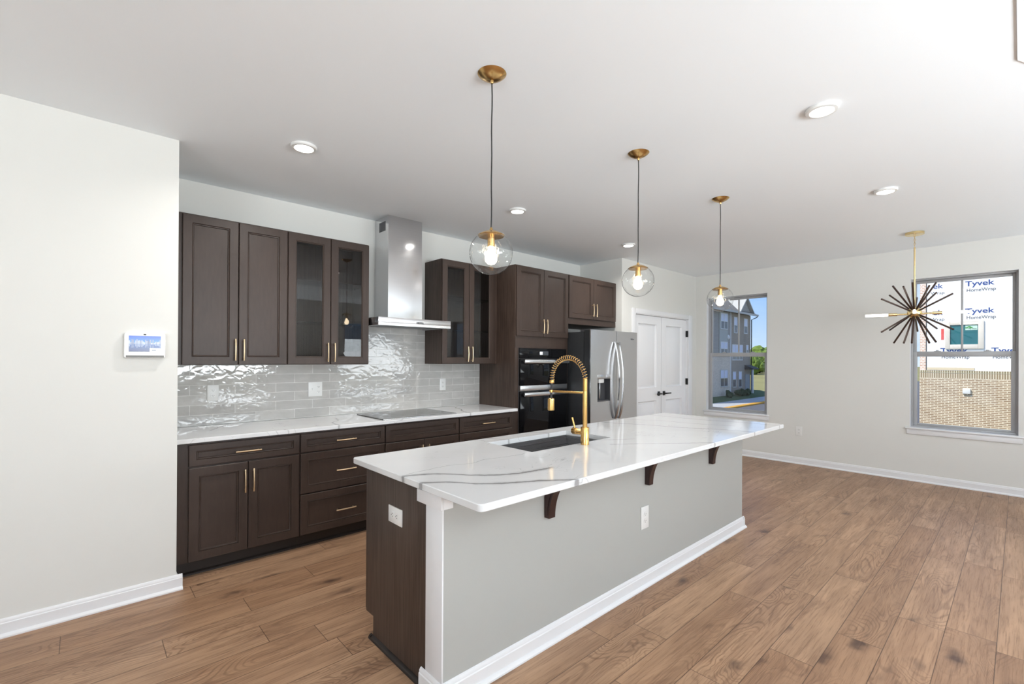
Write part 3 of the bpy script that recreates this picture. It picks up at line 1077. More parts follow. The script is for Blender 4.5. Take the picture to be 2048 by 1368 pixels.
# left door: steel face with dispenser cut-out, dark door side
DXA, DXB, DZA, DZB = 4.440, 4.690, 0.945, 1.262
b = MB()
for x0, x1, z0, z1 in ((FX0, DXA, 0.09, FZ), (DXB, FM - 0.003, 0.09, FZ), (DXA, DXB, 0.09, DZA), (DXA, DXB, DZB, FZ)):
    b.box(x0, x1, FY, FY + 0.012, z0, z1)
ld = b.build('freezer_door', STEEL, t)
b = MB()
for x0, x1, z0, z1 in ((FX0, DXA, 0.09, FZ - 0.002), (DXB, FM - 0.003, 0.09, FZ - 0.002), (DXA, DXB, 0.09, DZA), (DXA, DXB, DZB, FZ - 0.002)):
    b.box(x0 + 0.001, x1 - 0.001, FY + 0.012, FY + 0.095, z0, z1)
b.build('door_core', FRIDGESIDE, ld)
dp = MB()
dp.box(DXA, DXB, FY + 0.075, FY + 0.09, DZA, DZB)
dp.box(DXA, DXA + 0.004, FY + 0.001, FY + 0.075, DZA, DZB); dp.box(DXB - 0.004, DXB, FY + 0.001, FY + 0.075, DZA, DZB)
dp.box(DXA, DXB, FY + 0.001, FY + 0.075, DZA, DZA + 0.012)
dp = dp.build('dispenser', DARKPLASTIC, ld)
MB().box(DXA, DXB, FY - 0.002, FY + 0.05, 1.212, DZB, 0.002).build('dispenser_panel', STEEL, ld)
k = MB()
k.box(4.475, 4.575, FY + 0.005, FY + 0.05, 1.165, 1.211, 0.006)
k.build('dispenser_spout', PLASTIC, ld)
MB().box(4.555, 4.578, FY + 0.058, FY + 0.074, 0.965, 1.165, 0.004).build('dispenser_lever', STEELBRIGHT, ld)
b = MB().box(FM + 0.003, FX1, FY, FY + 0.012, 0.09, FZ)
rd = b.build('fridge_door', STEEL, t)
MB().box(FM + 0.004, FX1 - 0.001, FY + 0.012, FY + 0.095, 0.09, FZ - 0.002).build('door_core', FRIDGESIDE, rd)


def bow_handle(parent, x):
    b = MB()
    z0, z1 = 0.725, 1.655
    n = 20
    v = []
    pts = []
    for i in range(n + 1):
        s = i / n
        z = z0 + (z1 - z0) * s
        d = 0.004 + 0.070 * math.sin(PI * s) ** 0.75
        pts.append((z, d))
    w = 0.015
    vv, ff = [], []
    for z, d in pts:
        vv += [(x - w, FY - d, z), (x + w, FY - d, z), (x + w, FY - d - 0.016, z), (x - w, FY - d - 0.016, z)]
    for i in range(n):
        for k in range(4):
            ff.append((i * 4 + k, i * 4 + (k + 1) % 4, (i + 1) * 4 + (k + 1) % 4, (i + 1) * 4 + k))
    ff += [(0, 1, 2, 3), (n * 4 + 3, n * 4 + 2, n * 4 + 1, n * 4)]
    b._add(vv, ff)
    b.build('door_handle', STEELBRIGHT, parent, angle=50)


bow_handle(ld, FM - 0.036)
bow_handle(rd, FM + 0.042)
LOGO = simple('logo_grey', (0.12, 0.12, 0.13), 0.4)
lettering('Whirlpool', 0.072, 0.017, Matrix.Translation((5.125, FY - 0.0005, 1.690)) @ TEXT_MINUS_Y, 'brand_lettering', LOGO, rd, 0.01, 0.0015)
b = MB()
b.tube([(5.150 + 0.024 * math.cos(a), FY - 0.001, 1.702 + 0.010 * math.sin(a)) for a in [R(30 + 12 * i) for i in range(24)]], 0.0009, 6)
b.build('brand_swirl', LOGO, rd)

# ------------------------------------------------------------------ worktops, cooktop, hood
def rounded(x0, x1, y0, y1, r, n=6):
    out = []
    for cx, cy, a0 in ((x1 - r, y0 + r, -90), (x1 - r, y1 - r, 0), (x0 + r, y1 - r, 90), (x0 + r, y0 + r, 180)):
        for i in range(n + 1):
            a = R(a0 + 90 * i / n)
            out.append((cx + r * math.cos(a), cy + r * math.sin(a)))
    return out


o = MB().slab([(XL + 0.001, 3.625), (3.433, 3.625), (3.433, YK - 0.0095), (XL + 0.001, YK - 0.0095)], 0.884, 0.914).build('kitchen_worktop', QUARTZ)
tag(o, 'white veined quartz worktop on the base cabinets under the backsplash', 'worktop')

RINGGREY = simple('burner_ring_grey', (0.09, 0.09, 0.09), 0.2)
t = thing('cooktop', 'flat black glass cooktop set in the back worktop under the hood', 'cooktop', (2.275, 3.92, 0.914))
MB().slab(rounded(1.893, 2.657, 3.662, 4.185, 0.012), 0.9143, 0.9215, r=0.0015).build('glass_top', simple('cooktop_glass', (0.012, 0.012, 0.013), 0.03), t)
MB().box(1.893, 2.657, 3.654, 3.6615, 0.9143, 0.9215, 0.002).build('front_trim', STEELBRIGHT, t)
for cx, cy, r in ((2.08, 3.83, 0.09), (2.08, 4.05, 0.075), (2.46, 3.83, 0.075), (2.46, 4.05, 0.10)):
    MB().lathe([(r, 0.92155), (r + 0.002, 0.9217), (r + 0.004, 0.92155)], (cx, cy, 0), 48).build('burner_ring', RINGGREY, t)

t = thing('range_hood', 'stainless chimney range hood above the cooktop', 'range hood', (2.30, 4.04, 1.737))
b = MB()
HX0, HX1, HY0 = 1.916, 2.686, 3.805
b.box(HX0, HX1, HY0, YK - 0.010, 1.760, 1.810, 0.002)
for x0, x1, y0, y1 in ((HX0, HX1, HY0, HY0 + 0.03), (HX0, HX0 + 0.03, HY0 + 0.03, YK - 0.010), (HX1 - 0.03, HX1, HY0 + 0.03, YK - 0.010)):
    b.box(x0, x1, y0, y1, 1.737, 1.7605)
b.build('canopy', STEEL, t)
for x0, x1 in ((1.95, 2.295), (2.305, 2.65)):
    f = MB().box(x0, x1, HY0 + 0.05, YK - 0.06, 1.748, 1.7595)
    for i in range(12):
        xx = x0 + 0.015 + (x1 - x0 - 0.03) * i / 11
        f.box(xx - 0.004, xx + 0.004, HY0 + 0.06, YK - 0.07, 1.745, 1.748)
    f.build('grease_filter', STEELSINK, t)
# chimney: two sleeves whose faces bow very slightly
def sleeve(x0, x1, y0, z0, z1, name):
    b = MB()
    nx = 10
    vs, fs = [], []
    poly = [(x0 + (x1 - x0) * i / nx, y0 - 0.0035 * math.sin(PI * i / nx)) for i in range(nx + 1)] + [(x1, YK - 0.0005), (x0, YK - 0.0005)]
    b.prism(poly, 2, z0, z1)
    return b.build(name, STEELHOOD, t, angle=25)


ch = sleeve(2.114, 2.484, 4.008, 1.811, 2.323, 'lower_chimney')
ch2 = sleeve(2.117, 2.481, 4.012, 2.3235, H - 0.0005, 'upper_chimney')
b = MB()
for i in range(9):
    y = 4.07 + i * 0.0145
    b.box(2.1155, 2.117, y, y + 0.008, 2.655, 2.745)
b.build('vent_slots', DARKPLASTIC, ch2)
pb = MB().box(2.300, 2.378, HY0 - 0.0012, HY0, 1.765, 1.782, 0.0005).build('control_strip', SLOT, t)
b = MB()
for i in range(5):
    x = 2.309 + i * 0.015
    b.cyl((x, HY0 - 0.003, 1.7735), (x, HY0 - 0.001, 1.7735), 0.004, seg=12)
b.build('push_button', STEELBRIGHT, pb)


# ------------------------------------------------------------------ wall outlets
def outlet(label, M, gangs='o', group='electrical outlets', size=(0.078, 0.126), horizontal=False, nm='wall_outlet'):
    """a cover plate facing -y in local space; gangs: o receptacle, s blank/switch"""
    t = thing(nm, label, 'outlet', M.translation, group)
    w, h = size
    if len(gangs) == 2:
        w = 0.122
    if horizontal:
        M = M @ Matrix.Rotation(R(90), 4, 'Y')
    b = MB().box(-w / 2, w / 2, -0.006, 0, -h / 2, h / 2, 0.002, M=M)
    b.build('cover_plate', PLASTIC, t)
    for i, gk in enumerate(gangs):
        cx = 0 if len(gangs) == 1 else (-0.028 + 0.056 * i)
        if gk == 'o':
            for dz in (0.021, -0.021):
                fb = MB()
                pts = []
                for a in range(24):
                    an = 2 * PI * a / 24
                    pts.append((cx + 0.0165 * math.cos(an), dz + max(-0.0135, min(0.0135, 0.0165 * math.sin(an)))))
                fb.prism(pts, 1, -0.0085, -0.006, M)
                f = fb.build('receptacle', PLASTIC, t)
                sl = MB()
                sl.box(cx - 0.0075, cx - 0.0052, -0.0092, -0.0086, dz - 0.003, dz + 0.006, M=M)
                sl.box(cx + 0.0052, cx + 0.0075, -0.0092, -0.0086, dz - 0.002, dz + 0.005, M=M)
                sl.box(cx - 0.002, cx + 0.002, -0.0092, -0.0086, dz - 0.010, dz - 0.006, M=M)
                sl.build('slots', SLOT, f)
        else:
            fb = MB().box(cx - 0.005, cx + 0.005, -0.008, -0.006, -0.012, 0.012, 0.001, M=M)
            fb.box(cx - 0.003, cx + 0.003, -0.016, -0.008, -0.001, 0.009, M=M)
            fb.build('toggle', PLASTIC, t)
    return t


yt = YK - 0.0092
outlet('white outlet on the tiled backsplash nearest the left wall', face_minus_y(0.760, yt, 1.164))
outlet('wide white switch and outlet plate at the middle of the backsplash', face_minus_y(1.547, yt, 1.162), 'so')
outlet('white outlet on the backsplash beside the tall oven cabinet', face_minus_y(2.915, yt, 1.160))
outlet('white outlet low on the far wall between the windows', face_minus_x(XF - 0.0002, 2.082, 0.456))

# ------------------------------------------------------------------ wall touch panel
t = thing('touch_panel', 'small white wall touch panel with a lit city skyline screen', 'control panel', (0.279, YL, 1.51))
b = MB()
b.slab(rounded(0.181, 0.377, 1.436, 1.585, 0.012), 0, 0.026, r=0.003)
bmesh.ops.rotate(b.bm, verts=b.bm.verts[:], matrix=Matrix.Rotation(R(90), 3, 'X'))
bmesh.ops.translate(b.bm, verts=b.bm.verts[:], vec=(0, YL - 0.0002, 0))
b.build('case', PLASTIC, t)


def skyline_mat():
    k = NT('skyline_screen')
    p, s = k.pos()
    u = k.mr(s[0], 0.203, 0.353); v = k.mr(s[2], 1.474, 1.568)
    sky = k.mix(v, srgb(90, 190, 245), srgb(15, 90, 225))
    water = k.mix(v, srgb(10, 25, 100), srgb(40, 125, 220))
    bld = k.n('ShaderNodeTexWhiteNoise', noise_dimensions='1D')
    k.l(k.math('FLOOR', k.math('MULTIPLY', u, 26.0)), bld.inputs['W'])
    top = k.mr(bld.outputs['Value'], 0, 1, 0.56, 0.80)
    bcol = k.mix(bld.outputs['Color'], srgb(225, 235, 250), srgb(20, 60, 130))
    isb = k.math('LESS_THAN', v, top)
    img = k.mix(isb, sky, bcol)
    refl = k.math('GREATER_THAN', k.math('ADD', v, top), 1.02)
    wat = k.mix(k.math('MULTIPLY', refl, 0.55), water, bcol)
    img = k.mix(k.math('LESS_THAN', v, 0.5), img, wat)
    k.b.inputs['Base Color'].default_value = (0.01, 0.01, 0.01, 1)
    k.l(img, k.b.inputs['Emission Color'])
    k.b.inputs['Emission Strength'].default_value = 0.8
    k.b.inputs['Roughness'].default_value = 0.2
    return k.mat


sc = MB().box(0.203, 0.353, YL - 0.0272, YL - 0.0260, 1.474, 1.568).build('screen', skyline_mat(), t)
MB().box(0.300, 0.353, YL - 0.0278, YL - 0.0272, 1.474, 1.495).build('status_box', simple('screen_white', (0.85, 0.88, 0.92), 0.3, emis=0.6), sc)
MB().box(0.310, 0.331, YL - 0.0282, YL - 0.0278, 1.481, 1.486).build('status_text', simple('status_grey', (0.3, 0.35, 0.4), 0.5), sc)
MB().box(0.190, 0.369, YL - 0.0272, YL - 0.0260, 1.4395, 1.452, 0.0004).build('speaker_grille', GRILLEGREY, t)
MB().box(0.271, 0.283, YL - 0.0270, YL - 0.0260, 1.572, 1.580).build('camera_window', SLOT, t)

# ------------------------------------------------------------------ island
IX0, IX1, IY0, IY1 = 1.064, 4.282, 1.3156, 2.4033
EX = 1.114
t = thing('kitchen_island', 'long kitchen island with dark wood end and pale greige front', 'island', (2.66, 1.9, 0))
island = t
ISL = paint('wall_greige_shaded', (0.40, 0.40, 0.378), 0.55)  # wall greige darkened: shade under the overhang is put into the colour
b = MB()
b.prism([(1.742, 0), (2.250, 0), (2.250, 0.115), (2.330, 0.115), (2.330, 0.8835), (1.742, 0.8835)], 0, EX, EX + 0.018)
b.build('end_panel', VENEER, t)
b = MB()
b.box(EX + 0.018, 4.20, 1.742, 2.330, 0.115, 0.64)
b.box(EX + 0.018, 1.86, 1.742, 2.330, 0.64, 0.8835); b.box(2.68, 4.20, 1.742, 2.330, 0.64, 0.8835)
b.box(1.86, 2.68, 2.318, 2.330, 0.64, 0.8835)
b.box(EX + 0.018, 4.20, 1.742, 2.250, 0.0, 0.115)
b.build('carcass', WOODUP, t)
for x0, x1 in ((1.12, 1.855), (1.861, 2.268), (2.274, 2.682), (2.688, 3.44), (3.446, 4.196)):
    d = MB().front(x0, x1, 0.12, 0.868, 2.350, 0.02, 0.056, M=Matrix.Translation((x0 + x1, 4.70, 0)) @ Matrix.Rotation(PI, 4, 'Z'))
    d.build('door', WOODUP, t)
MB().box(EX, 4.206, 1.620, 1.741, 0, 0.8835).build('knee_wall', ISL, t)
MB().box(EX - 0.008, EX - 0.0002, 1.619, 1.744, 0, 0.8835, 0.001).build('end_post', TRIM, t)
b = MB()
b.box(EX - 0.022, EX - 0.009, 1.608, 1.797, 0.815, 0.8835, 0.002)
b.box(EX - 0.009, EX + 0.040, 1.608, 1.6195, 0.815, 0.8835, 0.002)
b.build('post_cap', TRIM, t)
b = baseboard('x', [(EX - 0.030, 1.620, 4.236, 1.620, 0, -1), (EX - 0.008, 1.6, EX - 0.008, 1.775, -1, 0), (4.206, 1.6, 4.206, 1.742, 1, 0)])
b.build('baseboard', TRIM, t)
b = MB()
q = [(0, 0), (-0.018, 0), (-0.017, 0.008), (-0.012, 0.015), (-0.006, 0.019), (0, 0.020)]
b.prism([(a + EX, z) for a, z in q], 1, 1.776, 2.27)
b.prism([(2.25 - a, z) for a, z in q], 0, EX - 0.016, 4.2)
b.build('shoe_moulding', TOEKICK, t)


def corbel(x):
    """curved bracket under the worktop overhang, with a recessed side"""
    b = MB()
    prof = [(1.6195, 0.645), (1.6195, 0.8835)]
    top = 0.8835
    out = []
    for i in range(15):
        s = i / 14
        a = R(90 * s)
        out.append((1.587 - 0.17 * (1 - math.cos(a)), 0.648 + 0.2285 * math.sin(a)))
    poly = [(1.6195, 0.645), (1.6195, top), (1.417, top)] + out[::-1] + [(1.587, 0.645)]
    b.prism(poly, 0, x - 0.0225, x + 0.0225)
    ins = MB()
    pin = [(1.608, 0.66), (1.608, 0.872), (1.46, 0.872)] + [(1.597 - 0.137 * (1 - math.cos(R(9 * i))), 0.66 + 0.205 * math.sin(R(9 * i))) for i in range(10, -1, -1)]
    c_ = b.build('corbel', CORBELW, island, angle=25)
    for sx in (-1, 1):
        e = MB()
        xa = x + sx * 0.0225
        e.prism(pin, 0, xa, xa + sx * 0.004)
        e.build('side_moulding', CORBELW, c_, angle=25)


for x in (1.7455, 2.6785, 3.5835):
    corbel(x)

outlet('white outlet on the pale front of the island', face_minus_y(2.652, 1.6198, 0.437), 'o', size=(0.086, 0.142))
outlet('white sideways outlet on the dark wooden end of the island', face_minus_x(EX - 0.0002, 2.02, 0.690), 'o', size=(0.080, 0.128), horizontal=True)

SX0, SX1, SY0, SY1 = 1.888, 2.648, 1.874, 2.272
o = MB().slab(rounded(IX0, IX1, IY0, IY1, 0.022), 0.884, 0.914, (SX0, SX1, SY0, SY1)).build('island_worktop', QUARTZ)
tag(o, 'long white quartz worktop with grey veins on the island', 'worktop')

t = thing('sink', 'undermounted stainless steel sink in the island worktop', 'sink', (2.268, 2.07, 0.66))
b = MB()
z0, z1, th = 0.668, 0.8832, 0.006
x0, x1, y0, y1 = SX0 - 0.004, SX1 + 0.004, SY0 - 0.004, SY1 + 0.004
b.box(x0 - th, x0, y0 - th, y1 + th, z0, z1); b.box(x1, x1 + th, y0 - th, y1 + th, z0, z1)
b.box(x0, x1, y0 - th, y0, z0, z1); b.box(x0, x1, y1, y1 + th, z0, z1); b.box(x0, x1, y0, y1, z0, z0 + th)
b.build('basin', STEELSINK, t)
MB().lathe([(0, z0 + th + 0.001), (0.02, z0 + th + 0.001), (0.045, z0 + th + 0.004), (0.048, z0 + th)], (2.268, 2.10, 0), 32).build('drain', STEELBRIGHT, t)

# ------------------------------------------------------------------ faucet (spout reaches over the sink, towards +y)
fx, fy, fz = 2.305, 1.826, 0.9142
t = thing('kitchen_faucet', 'tall brushed gold spring faucet beside the sink', 'faucet', (fx, fy, fz))
b = MB()
b.lathe([(0, fz), (0.0262, fz), (0.0262, fz + 0.104), (0.0245, fz + 0.107), (0, fz + 0.107)], (fx, fy, 0), 32)
b.build('base', GOLD, t)
MB().cyl((fx, fy, fz + 0.106), (fx, fy, 1.246), 0.0146, seg=24).build('column', GOLD, t)
b = MB()
pr = [(0.0, 1.246)]
for i in range(12):
    z = 1.247 + i * 0.0064
    pr += [(0.0136, z), (0.0150, z + 0.0016), (0.0150, z + 0.0044), (0.0136, z + 0.0058)]
pr += [(0.0, pr[-1][1] + 0.001)]
b.lathe(pr, (fx, fy, 0), 24)
b.build('ribbed_collar', GOLD, t)
rad = 0.1385
path = [Vector((fx, fy, 1.312))]
for i in range(41):
    a = PI * i / 40
    path.append(Vector((fx, fy + rad - rad * math.cos(a), 1.315 + rad * math.sin(a) * 0.99)))
path += [Vector((fx, fy + 2 * rad + 0.001, 1.30)), Vector((fx, fy + 2 * rad + 0.004, 1.27)), Vector((fx, fy + 2 * rad + 0.008, 1.18))]
MB().tube(path, 0.0075, 12).build('hose', RUBBER, t)
# spring coil round the hose
def along(pts, step):
    L = [0]
    for a, c in zip(pts, pts[1:]):
        L.append(L[-1] + (c - a).length)
    tot = L[-1]
    out = []
    s = 0
    i = 0
    while s <= tot:
        while i < len(L) - 2 and L[i + 1] < s:
            i += 1
        f = (s - L[i]) / max(1e-9, L[i + 1] - L[i])
        out.append((pts[i].lerp(pts[i + 1], f), (pts[i + 1] - pts[i]).normalized(), s))
        s += step
    return out
coil = []
cp_ = path[1:43]
for p, tg, s in along(cp_, 0.0012):
    nrm = Vector((1, 0, 0)); bn = tg.cross(nrm)
    a = 2 * PI * s / 0.0168
    coil.append(p + (nrm * math.cos(a) + bn * math.sin(a)) * 0.0150)
MB().tube(coil, 0.0022, 6).build('spring_coil', GOLD, t, angle=80)
ye = fy + 2 * rad
b = MB().lathe([(0, 1.283), (0.0155, 1.283), (0.0165, 1.287), (0.0165, 1.301), (0.0150, 1.304), (0, 1.304)], (fx, ye + 0.002, 0), 24)
b.build('coil_collar', GOLD, t)
b = MB()
b.tube([(fx, fy + 0.010, 1.233), (fx, ye - 0.006, 1.230)], 0.0072, 16)
b.lathe([(0.0095, 1.222), (0.0135, 1.222), (0.0135, 1.238), (0.0095, 1.238), (0.0095, 1.222)], (fx, ye + 0.006, 0), 24)
b.build('docking_arm', GOLD, t)
b = MB()
ys_ = ye + 0.008
b.lathe([(0, 1.186), (0.011, 1.186), (0.0215, 1.180), (0.0222, 1.174), (0.0222, 1.104), (0.019, 1.1015), (0, 1.1015)], (fx, ys_, 0), 32)
b.box(fx - 0.006, fx + 0.006, ys_ + 0.021, ys_ + 0.026, 1.115, 1.165, 0.002)
b.build('spray_head', GOLD, t)
b = MB()
b.lathe([(0, 0.020), (0.0185, 0.020), (0.0195, 0.024), (0.0195, 0.060), (0.0185, 0.061), (0.0205, 0.063), (0.0205, 0.094), (0.019, 0.097), (0, 0.097)], (fx, fy, fz + 0.075), 28, 'y')
b.build('valve_hub', GOLD, t)
MB().tube([(fx, fy + 0.080, fz + 0.092), (fx - 0.002, fy + 0.089, fz + 0.125), (fx - 0.004, fy + 0.099, fz + 0.158)], 0.0052, 12, 0.0068).build('lever', GOLD, t)

# ------------------------------------------------------------------ pendant lights
PEND = [(1.425, 1.693, 1.943, 'nearest of the three glass globe pendants, above the sink end of the island'),
        (2.676, 1.689, 1.956, 'middle one of the three glass globe pendants over the island'),
        (3.927, 1.695, 1.951, 'farthest glass globe pendant, in front of the window beside the pantry')]


def pendant(x, y, zc, label):
    t = thing('pendant_light', label, 'pendant light', (x, y, zc), 'glass globe pendants over the island')
    rg = 0.103
    MB().lathe([(0, H - 0.031), (0.010, H - 0.0305), (0.030, H - 0.026), (0.050, H - 0.016), (0.063, H - 0.006), (0.0685, H - 0.0003), (0, H - 0.0003)], (x, y, 0), 40).build('canopy', BRASS, t)
    MB().lathe([(0, H - 0.046), (0.006, H - 0.046), (0.008, H - 0.040), (0.0085, H - 0.032), (0, H - 0.0305)], (x, y, 0), 16).build('cord_grip', BRASS, t)
    zt = zc + rg
    n = 12
    MB().tube([(x + 0.0018 * math.sin(i * 1.3), y + 0.001 * math.cos(i), zt + 0.016 + (H - 0.046 - zt - 0.016) * i / n) for i in range(n + 1)], 0.0031, 8).build('cord', CORD, t)
    # brass cap on the globe and the inner reflector disc
    prof = [(0, zt + 0.018), (0.005, zt + 0.017), (0.007, zt + 0.010), (0.011, zt + 0.004)]
    for i in range(8):
        a = R(6 + 32 * i / 7)
        prof.append(((rg + 0.002) * math.sin(a), zc + (rg + 0.002) * math.cos(a)))
    prof += [(0.060, zc + rg * math.cos(R(38)) - 0.004), (0, zc + rg * math.cos(R(38)) - 0.004)]
    MB().lathe(prof, (x, y, 0), 40).build('globe_cap', BRASS, t)
    zs = zc + rg * math.cos(R(38)) - 0.004
    MB().lathe([(0, zs), (0.0175, zs), (0.0175, zs - 0.046), (0.015, zs - 0.048), (0, zs - 0.048)], (x, y, 0), 24).build('socket', BRASS, t)
    zb = zs - 0.048
    MB().lathe([(0, zb), (0.013, zb), (0.014, zb - 0.014), (0.022, zb - 0.028), (0.0285, zb - 0.044), (0.0295, zb - 0.056), (0.026, zb - 0.070), (0.016, zb - 0.081), (0, zb - 0.0855)], (x, y, 0), 24).build('bulb', BULB, t)
    prof = []
    for i in range(26):
        a = R(39 + (180 - 39) * i / 25)
        prof.append((rg * math.sin(a) if i < 25 else 0, zc + rg * math.cos(a)))
    MB().lathe(prof, (x, y, 0), 56).build('globe', GLOBE, t, angle=80)
    return t


for p in PEND:
    pendant(*p)


# ------------------------------------------------------------------ recessed ceiling lights
def downlight():
    t = thing('ceiling_light', 'x', 'ceiling light', (1.037, 3.087, H), 'round flush ceiling lights')
    x, y = 1.037, 3.087
    MB().lathe([(0, H - 0.0005), (0.077, H - 0.0005), (0.077, H - 0.012), (0.073, H - 0.0165), (0.058, H - 0.019), (0.056, H - 0.0165), (0, H - 0.0165)], (x, y, 0), 40).build('trim_ring', PLASTIC, t)
    MB().lathe([(0.0555, H - 0.0167), (0.05, H - 0.0185), (0, H - 0.0195)], (x, y, 0), 40).build('diffuser', LEDDISC, t)
    return t


DL = [(1.037, 3.087, 'round white ceiling light nearest the left wall, above the tiled backsplash run'),
      (2.902, 3.080, 'round white ceiling light just right of the nearest glass globe pendant'),
      (4.715, 3.105, 'round white ceiling light in front of the pantry wall corner'),
      (2.914, 0.720, 'large looking round white ceiling light at upper right, nearest the camera'),
      (4.670, 0.720, 'round white ceiling light nearest the starburst chandelier')]
proto = None
for x, y, lab in DL:
    if proto is None:
        proto = d = downlight()
    else:
        d = thing('ceiling_light', lab, 'ceiling light', (x, y, H), 'round flush ceiling lights')
        for ch in proto.children:
            if ch.type == 'MESH':
                cc = ch.copy()
                COL.objects.link(cc)
                cc.parent = d
    d['label'] = lab
    ld_ = bpy.data.lights.new('lamp_glow', 'AREA')
    ld_.shape = 'DISK'; ld_.size = 0.10; ld_.energy = 11 if y > 2 else 5; ld_.color = (1.0, 0.96, 0.91); ld_.spread = R(150)
    lo_ = bpy.data.objects.new('lamp_glow', ld_)
    COL.objects.link(lo_)
    lo_.parent = d
    lo_.location = (0, 0, -0.021)

# ------------------------------------------------------------------ starburst chandelier
CXc, CYc, CZc = 6.44, 0.750, 1.949
t = thing('chandelier', 'starburst chandelier of dark rods round a gold hub, hanging before the window', 'chandelier', (CXc, CYc, CZc))
MB().lathe([(0, H - 0.026), (0.076, H - 0.026), (0.079, H - 0.023), (0.079, H - 0.0004), (0, H - 0.0004)], (CXc, CYc, 0), 40).build('canopy', PALEGOLD, t)
b = MB()
for i in range(6):
    z = H - 0.036 - i * 0.021
    pts = []
    for k in range(17):
        a = 2 * PI * k / 16
        ox, oz = 0.007 * math.cos(a), 0.014 * math.sin(a)
        pts.append((CXc + (ox if i % 2 else 0), CYc + (0 if i % 2 else ox), z + oz))
    b.tube(pts, 0.0019, 6)
b.build('chain', PALEGOLD, t)
MB().cyl((CXc, CYc, H - 0.155), (CXc, CYc, CZc + 0.05), 0.0075, seg=14).build('stem', PALEGOLD, t)
MB().sphere((CXc, CYc, CZc), 0.062, 28, 14).build('hub', PALEGOLD, t)
RODS = [(-0.329, 0.223, 0.134), (0.252, 0.244, 0.231), (-0.298, 0.136, 0.263), (-0.338, 0.047, 0.244), (-0.315, -0.021, 0.277), (0.373, 0.022, 0.192), (-0.316, -0.148, 0.234), (0.223, -0.147, 0.324), (0.323, -0.141, 0.229), (-0.244, -0.309, 0.146), (-0.285, 0.23, -0.207), (0.299, 0.248, -0.159), (0.205, 0.198, -0.308), (-0.262, 0.052, -0.324), (-0.265, -0.011, -0.325), (0.381, 0.018, -0.176), (-0.223, -0.14, -0.327), (-0.201, -0.187, -0.318), (0.363, -0.143, -0.155), (-0.198, -0.313, -0.198)]
HUB = Vector((CXc, CYc, CZc))
for r_ in RODS:
    vec = Vector(r_)
    MB().tube([HUB + vec.normalized() * 0.05, HUB + vec], 0.0088, 8).build('rod', RODWOOD, t)
for dv in (Vector((-0.116, 0.993, 0)), Vector((0.116, -0.993, 0)), Vector((-0.993, -0.116, 0)), Vector((0.993, 0.116, 0))):
    c0 = Vector((CXc, CYc, CZc - 0.012))
    s_ = MB().tube([c0 + dv * 0.05, c0 + dv * 0.15], 0.009, 12)
    s_.tube([c0 + dv * 0.14, c0 + dv * 0.215], 0.0165, 16)
    so = s_.build('lamp_arm', PALEGOLD, t)
    MB().tube([c0 + dv * q for q in (0.215, 0.225, 0.26, 0.34, 0.39, 0.405, 0.41)], 0.013, 14).build('bulb', BULBW, so)

# ------------------------------------------------------------------ outside: ground, road, neighbours
GZ = -3.12


def ground_mat(name, c1, c2, sc=0.4):
    k = NT(name)
    p, _ = k.pos()
    a = k.noise(p, sc, 4.0, 0.6)
    f = k.noise(p, sc * 12, 4.0, 0.7)
    k.l(k.mix(k.math('ADD', k.math('MULTIPLY', a, 0.6), k.math('MULTIPLY', f, 0.4)), c1, c2), k.b.inputs['Base Color'])
    k.b.inputs['Roughness'].default_value = 0.95
    return k.mat


FIELD = ground_mat('dry_meadow', (0.16, 0.15, 0.045), (0.42, 0.37, 0.14), 0.06)
LAWN = ground_mat('lawn', (0.05, 0.08, 0.025), (0.11, 0.15, 0.05), 0.8)
ASPHALT = ground_mat('asphalt', (0.10, 0.10, 0.11), (0.15, 0.15, 0.16), 1.5)
CONC = ground_mat('concrete_walk', (0.42, 0.42, 0.42), (0.52, 0.52, 0.51), 0.8)
YELLOW = simple('yellow_curb_paint', (0.72, 0.36, 0.04), 0.7, 0, 0.1, 2)
MB().box(XF + 3, 480, -220, 320, GZ - 0.3, GZ - 0.06).build('ground', FIELD, kind='structure')
MB().box(XF + 6, 140, 1.5, 18.30, GZ - 0.06, GZ - 0.02).build('road', ASPHALT, kind='structure')
MB().box(XF + 6, 140, 18.30, 18.86, GZ - 0.06, GZ + 0.12, 0.03).build('curb', YELLOW, kind='structure')
MB().box(XF + 6, 140, 18.86, 21.3, GZ - 0.06, GZ + 0.10).build('sidewalk', CONC, kind='structure')
MB().prism([(21.3, GZ - 0.06), (21.3, GZ + 0.10), (23.6, GZ + 0.55), (34, GZ + 0.5), (34, GZ - 0.06)], 0, 40, 67).build('ground_lawn', LAWN, kind='structure')

# -- far townhouse
FY_ = 23.1
t = thing('townhouse', 'three storey grey brick townhouse across the road, seen through the window by the pantry', 'house', (54.0, 29.0, GZ))
SIDING = brick_mat('blue_grey_siding', (0.36, 0.34, 0.31), (0.39, 0.37, 0.34), (0.26, 0.25, 0.23), 40.0, 0.15, 0.012, 0)
DBRICK = brick_mat('dark_grey_brick', (0.28, 0.235, 0.185), (0.35, 0.295, 0.235), (0.40, 0.34, 0.28), 0.24, 0.085, 0.010, 0)
LBRICK = brick_mat('light_grey_brick', (0.55, 0.47, 0.37), (0.70, 0.60, 0.48), (0.72, 0.63, 0.52), 0.24, 0.085, 0.010, 0)
ROOF = brick_mat('grey_shingles', (0.20, 0.18, 0.155), (0.26, 0.235, 0.20), (0.15, 0.14, 0.125), 0.5, 0.14, 0.02, 0)
FTRIM = simple('cream_house_trim', (0.52, 0.51, 0.47), 0.6)
WHITETRIM = simple('white_house_trim', (0.72, 0.72, 0.71), 0.6)
PANEL = simple('grey_bay_panel', (0.42, 0.43, 0.40), 0.6)
SKYPANE = simple('sky_painted_pane', (0.62, 0.66, 0.80), 0.4)  # flat pale blue stands in for sky reflected in the upper panes
